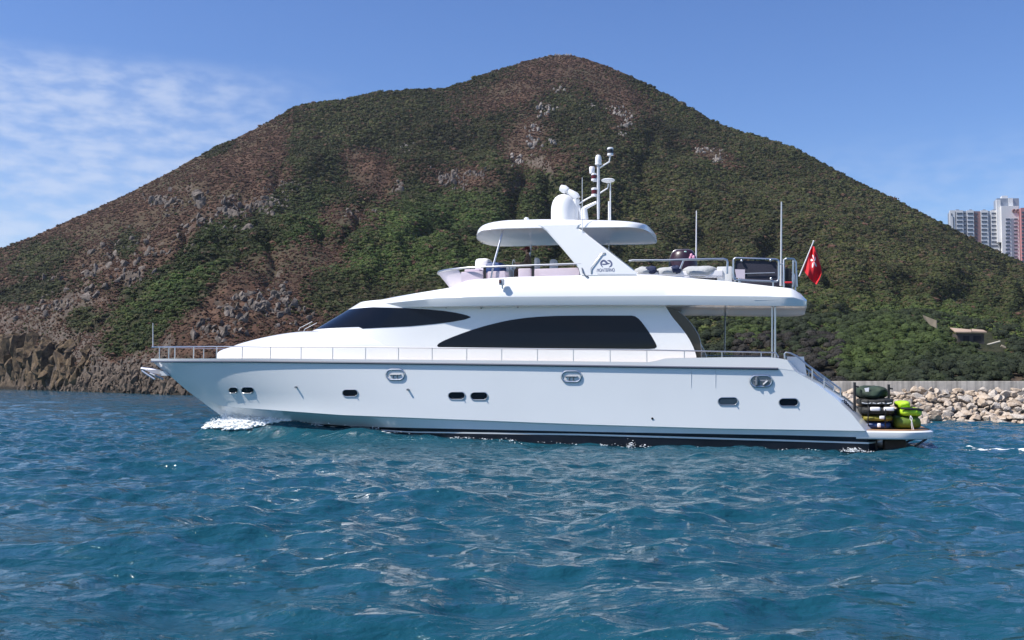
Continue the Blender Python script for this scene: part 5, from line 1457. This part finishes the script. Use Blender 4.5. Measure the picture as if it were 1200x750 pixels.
mb = MB(); mb.tube([C0(1056, 478.6, -2.26), C0(1066, 479.2, -2.29), C0(1076, 479.6, -2.2), C0(1081, 480.6, -1.9)], 0.04, 6); mb.build('strap', M['black'], t, b_)
mb = MB(); mb.tube([C0(1067, 487, -2.30), C0(1066.5, 491, -2.31), C0(1068.8, 494.5, -2.31), C0(1069.6, 499, -2.30), C0(1071, 503.8, -2.30)], 0.012, 6); mb.tube([C0(1067, 487, -2.30), C0(1069, 490, -2.32), C0(1068, 497, -2.31), C0(1069, 503.5, -2.30)], 0.011, 6); mb.build('cord', M['whitec'], t, b_)

# lashings, handles and seams on the pile
for px_a in (1017.5, 1037.5):
    mb = MB(); mb.tube([C0(px_a, 467.2, -2.2), C0(px_a - .4, 470, -2.41), C0(px_a, 476, -2.37), C0(px_a + .3, 481, -2.44), C0(px_a, 487, -2.38), C0(px_a - .3, 491, -2.38), C0(px_a, 496, -2.30), C0(px_a, 503, -2.25)], 0.018, 6); part(mb, 'lashing', M['black'])
for y_a, x_a, x_b in ((472, 1010, 1045),):
    mb = MB(); mb.tube([C0(x_a + (x_b - x_a) * k / 12, y_a + 0.9 * abs(math.sin(k * PI / 4)), -2.37 - .03 * (k % 2)) for k in range(13)], 0.014, 5); part(mb, 'grab_line', M['greyp'])
inflatable(1044, 1056, 480, 504, -0.9, 0.5, M['blackg'], 'black bag shape added for the shadowed gap between the pile of floats and the lime bags', None, 12, 'gear_bag', 0.06, 0.6)  # added dark form for the shadowed mass between pile and bags
# helmsman
def skin_body(name, joints, edges, m, parent, org, sub=2):
    me = bpy.data.meshes.new(name); me.from_pydata([Vector(j[:3]) - Vector(org) for j in joints], edges, [])
    o = bpy.data.objects.new(name, me); COL.objects.link(o)
    mo = o.modifiers.new('skin', 'SKIN'); mo.use_smooth_shade = True
    for i, j in enumerate(joints): me.skin_vertices[0].data[i].radius = (j[3], j[3] if len(j) < 5 else j[4])
    me.skin_vertices[0].data[0].use_root = True
    s = o.modifiers.new('sub', 'SUBSURF'); s.levels = sub; s.render_levels = sub
    dg = bpy.context.evaluated_depsgraph_get(); dg.update()
    m2 = bpy.data.meshes.new_from_object(o.evaluated_get(dg)); bpy.data.objects.remove(o)
    m2.materials.clear(); m2.materials.append(m); m2.shade_smooth()
    ob = bpy.data.objects.new(name, m2); COL.objects.link(ob); ob.parent = parent; return ob
hp0 = C0(618, 293.5, 0.35); hx_, hy_, hz0 = hp0          # head centre, facing forward (-x)
sz = hz0 - 0.68                                          # seat height of the hips
pb_ = (hx_ + 0.05, hy_, sz - 0.12)
man = thing('person', pb_, 'person in taupe shirt and maroon cap seated at the flybridge helm', 'person')
J = [(hx_ + .06, hy_, sz, .13, .16), (hx_ + .06, hy_, sz + .2, .12, .15), (hx_ + .04, hy_, sz + .40, .12, .18), (hx_ + .02, hy_, sz + .50, .06), (hx_, hy_, sz + .58, .065), (hx_ - .02, hy_, sz + .68, .095, .085), (hx_ - .01, hy_, sz + .76, .075, .07)]
E = [(0, 1), (1, 2), (2, 3), (3, 4), (4, 5), (5, 6)]
for s in (-1, 1):
    n = len(J); J += [(hx_ + .04, hy_ + s * .19, sz + .42, .062), (hx_ - .06, hy_ + s * .25, sz + .18, .05), (hx_ - .30, hy_ + s * .17, sz + .20, .036), (hx_ - .38, hy_ + s * .15, sz + .22, .034), (hx_ - .44, hy_ + s * .13, sz + .21, .022)]
    E += [(2, n), (n, n + 1), (n + 1, n + 2), (n + 2, n + 3), (n + 3, n + 4)]
    n = len(J); J += [(hx_ + .02, hy_ + s * .10, sz - .02, .10), (hx_ - .40, hy_ + s * .13, sz - .02, .075), (hx_ - .42, hy_ + s * .13, sz - .42, .05), (hx_ - .55, hy_ + s * .13, sz - .46, .04)]
    E += [(0, n), (n, n + 1), (n + 1, n + 2), (n + 2, n + 3)]
body = skin_body('body', J, E, M['taupe'], man, pb_)
body.data.materials.append(M['skin'])
for pl in body.data.polygons:
    z = pl.center.z + pb_[2]; x = pl.center.x + pb_[0]
    if z > sz + .535 or x < hx_ - .22 and z > sz + .1: pl.material_index = 1
mb = MB(); mb.sphere((hx_ - .01, hy_, hz0 + .06), (.115, .098, .085), 16, 9); mb.pillow((hx_ - .14, hy_, hz0 + .03), (.075, .075, .014), e=.6); mb.build('cap', M['maroon'], man, pb_)
mb = MB(); mb.sphere((hx_ + .03, hy_, hz0 - .005), (.085, .092, .085), 14, 8); mb.build('hair', M['hair'], man, pb_)
mb = MB(); mb.tube([(hx_ - .10, hy_, hz0 + .01), (hx_ - .135, hy_, hz0 - .025), (hx_ - .11, hy_, hz0 - .035)], [.01, .018, .012], 6)
for s in (-1, 1): mb.sphere((hx_ + .0, hy_ + s * .09, hz0 - .01), (.022, .012, .032), 8, 6)
mb.build('face', M['skin'], man, pb_)
mb = MB(); mb.pillow((hx_ + .10, hy_, sz - .16), (.26, .26, .09), e=.4); mb.pillow((hx_ + .36, hy_, sz + .14), (.07, .24, .26), e=.45); mb.tube([(hx_ + .1, hy_, sz - .2), (hx_ + .1, hy_, sz - .9)], .06, 10); part(mb, 'helm_stool', M['whitec'])
mb = MB(); mb.box((hx_ - .72, hy_, sz - .25), (.4, 1.2, .75), bev=.05); mb.tube([(hx_ - .50, hy_ + .18 * math.cos(a), sz + .18 + .18 * math.sin(a)) for a in np.linspace(0, 2 * PI, 17)[:-1]], .016, 6, closed=True); mb.tube([(hx_ - .50, hy_, sz + .18), (hx_ - .62, hy_, sz + .05)], .02, 6); part(mb, 'steering_console', M['gel'])
# pop-up mesh dome and covers on the aft flybridge
dc = C0(800.5, 318, -0.9); dr = L(816, 305, -.9)[0] - dc[0]; dh = L(800, 292.6, -.9)[1] - dc[2]
dome = thing('mesh_dome', dc, 'dark plum pop-up mesh dome behind the aft flybridge rail', 'sun shade')
mb = MB(); rows = []
for i in range(9):
    a = PI / 2 * i / 8; rows.append([(dc[0] + dr * 1.06 * math.cos(a) ** .42 * math.cos(b), dc[1] + .4 * math.cos(a) ** .42 * math.sin(b), dc[2] + dh * math.sin(a)) for b in np.linspace(0, 2 * PI, 25)[:-1]])
mb.grid(rows, True); mb.build('cloth', M['plum'], dome, dc)
mb = MB(); mb.tube([(dc[0] + dr * 1.07 * math.copysign(abs(math.cos(a)) ** .42, math.cos(a)), dc[1] - .02, dc[2] + dh * 1.01 * math.sin(a)) for a in np.linspace(0.02, PI - .02, 24)], .012, 6); mb.build('hoop', M['dsteel'], dome, dc)
mb = MB()
for a, b, r_ in ((810, 299.2, .07), (812.6, 301.5, .075), (808.5, 302.4, .06)): mb.sphere((L(a, b, -1.25)[0], -1.2, L(a, b, -1.25)[1]), (r_ * .7, .05, r_), 8, 6)
mb.build('pink_patch', M['pink'], dome, dc)
mb = MB(); q = L(803, 295, -1.2); mb.sphere((q[0], -1.18, q[1]), (.05, .03, .03), 8, 6); mb.build('glint', mat('glint_mint', (.4, .6, .55), .4), dome, dc)  # pale green ball stands in for a glint on the cloth
for i, (x0, x1, y0, lab) in enumerate(((743, 768, 312.8, 'grey draped cover beside the arch leg on the flybridge'), (768, 800, 313, 'grey draped cover in the middle of the aft flybridge'), (798, 843, 312.3, 'long low grey cover below the mesh dome near the rail end'))):
    xa, za = L(x0, y0, -2.0); xb_, zb3 = L(x1, 321, -2.0); base = ((xa + xb_) / 2, -1.75, zb3)
    mb = MB(); mb.pillow((base[0], -1.75, zb3 + (za - zb3) * .25), ((xb_ - xa) / 2, .5, (za - zb3) * .78), e=.75, n=32, lump=.07, seed=i + 3)
    single(mb, 'draped_cover', M['grey'], base, lab, 'cover', ang=60)
for a, b, lab in ((763.5, 316.5, 'navy cloth bundle between the first two grey covers'), (792, 316, 'navy cloth bundle before the long grey cover')):
    q = L(a, b, -2.15); base = (q[0], -2.15, q[1] - .12); mb = MB(); mb.pillow((q[0], -2.15, q[1]), (.17, .12, .12), e=.7, lump=.15, seed=int(a)); single(mb, 'cloth_bundle', M['navyc'], base, lab, 'cloth')

# ================================================================== BROKEN WATER
m_foam = mat('foam_white', (0.88, 0.90, 0.91), 0.9, spec=0.2)
def spray(name, spots, seed, label):
    r = np.random.default_rng(seed); Vs, Fs, off = [], [], 0
    for cx, cy, cz, rx, ry, rz, n, s0 in spots:
        for i in range(n):
            v, f = ICO1; s = s0 * r.uniform(0.3, 1.0)
            d = r.normal(size=3)
            p = np.array([cx + d[0] * rx, cy + d[1] * ry, max(cz + abs(d[2]) * rz, 0.0)])
            w = v * np.array([s * r.uniform(.9, 2.2), s, s * r.uniform(.35, .8)]) * (1 + 0.25 * r.normal(size=(len(v), 1))) + p
            Vs.append(w @ np.array([[EX[0], EX[1], 0], [EY[0], EY[1], 0], [0, 0, 1]]) + YO); Fs.append(f + off); off += len(v)
    ob = raw_mesh(name, np.concatenate(Vs), np.concatenate(Fs), m_foam, smooth=True); tag(ob, label, 'foam', kind='stuff'); return ob
spots = []
def hullside(a): return -float(np.interp(a, [-14, -12.4, -11.13, -9.56, -7.92, -6.28, -4.65, -3.05, -1.5, 10, 14], [0, 0, .51, 1.10, 1.64, 2.09, 2.44, 2.67, 2.77, 2.71, 2.68]))
def crest_at(a): return float(np.interp(a, [-13.8, -13.2, -12.3, -10.7, -8.6, -6.1, -3.9, 2, 10, 30], [0.0, 0.30, 0.60, 0.73, 0.71, 0.57, 0.34, 0.11, 0.03, 0.0]))
for k in range(44):
    a = -12.95 + 0.095 * k; w_ = 0.60 + 0.06 * max(a + 13.3, 0); th_ = math.exp(-((k - 19) / 22) ** 2)
    for o_ in (0.0, 0.08, 0.16, 0.24, 0.34, 0.45, 0.58):
        n_k = vnoise(np.array([k * 0.45]), np.array([o_ * 9.0]), 3)[0] + 0.5
        if o_ > 0.02 + 0.62 * th_ or n_k < 0.30 - 0.15 * th_: continue
        zz_ = crest_at(a) * math.exp(-(o_ / w_) ** 2)
        spots.append((a, hullside(a) - 0.10 - o_, zz_ - 0.02, .07, .06, 0.02 + 0.03 * th_, int(30 * n_k) + 6, 0.062))
        spots.append((a, hullside(a) - 0.10 - o_, zz_ + 0.02, .08, .07, 0.05 + 0.08 * th_, int(26 * n_k), 0.020))
for k in range(70):
    a = -10.9 + 0.32 * k; spots.append((a + random.uniform(-.15, .15), hullside(a) - 0.10 - random.uniform(0, .12), crest_at(a) - .02, .10, .05, .03, random.choice((0, 2, 4, 8, 14)) * (2 if k < 18 else 1), 0.018))
for a in (-6.9, -5.2): spots.append((a, hullside(a) - 0.12, crest_at(a), .14, .06, .07, 50, .02))
q = at_depth(738, 521, 32.2); la = (np.array(q) - YO) @ EX; spots.append((la, -2.95, 0.02, .06, .05, .09, 60, .018))
q = at_depth(1000, 527, 30.3); la = (np.array(q) - YO) @ EX; spots.append((la, -2.95, 0.02, .12, .07, .06, 140, .018))
spray('spray', spots, 4, 'white bow wave and spray along the waterline of the yacht')

# ================================================================== AIR
mh = bpy.data.materials.new('haze'); mh.use_nodes = True
nt = mh.node_tree; nt.nodes.remove(nt.nodes['Principled BSDF'])
pv = nt.nodes.new('ShaderNodeVolumePrincipled'); pv.inputs['Color'].default_value = (0.80, 0.88, 1.0, 1); pv.inputs['Density'].default_value = 0.00007; pv.inputs['Anisotropy'].default_value = 0.2
nt.links.new(pv.outputs[0], nt.nodes['Material Output'].inputs['Volume'])
mb = MB(); mb.box((0, 1300, 125), (6300, 3700, 264)); hz = mb.build('haze', mh, None, smooth=False); tag(hz, 'thin blue air between the camera and the hill', 'haze', kind='stuff')
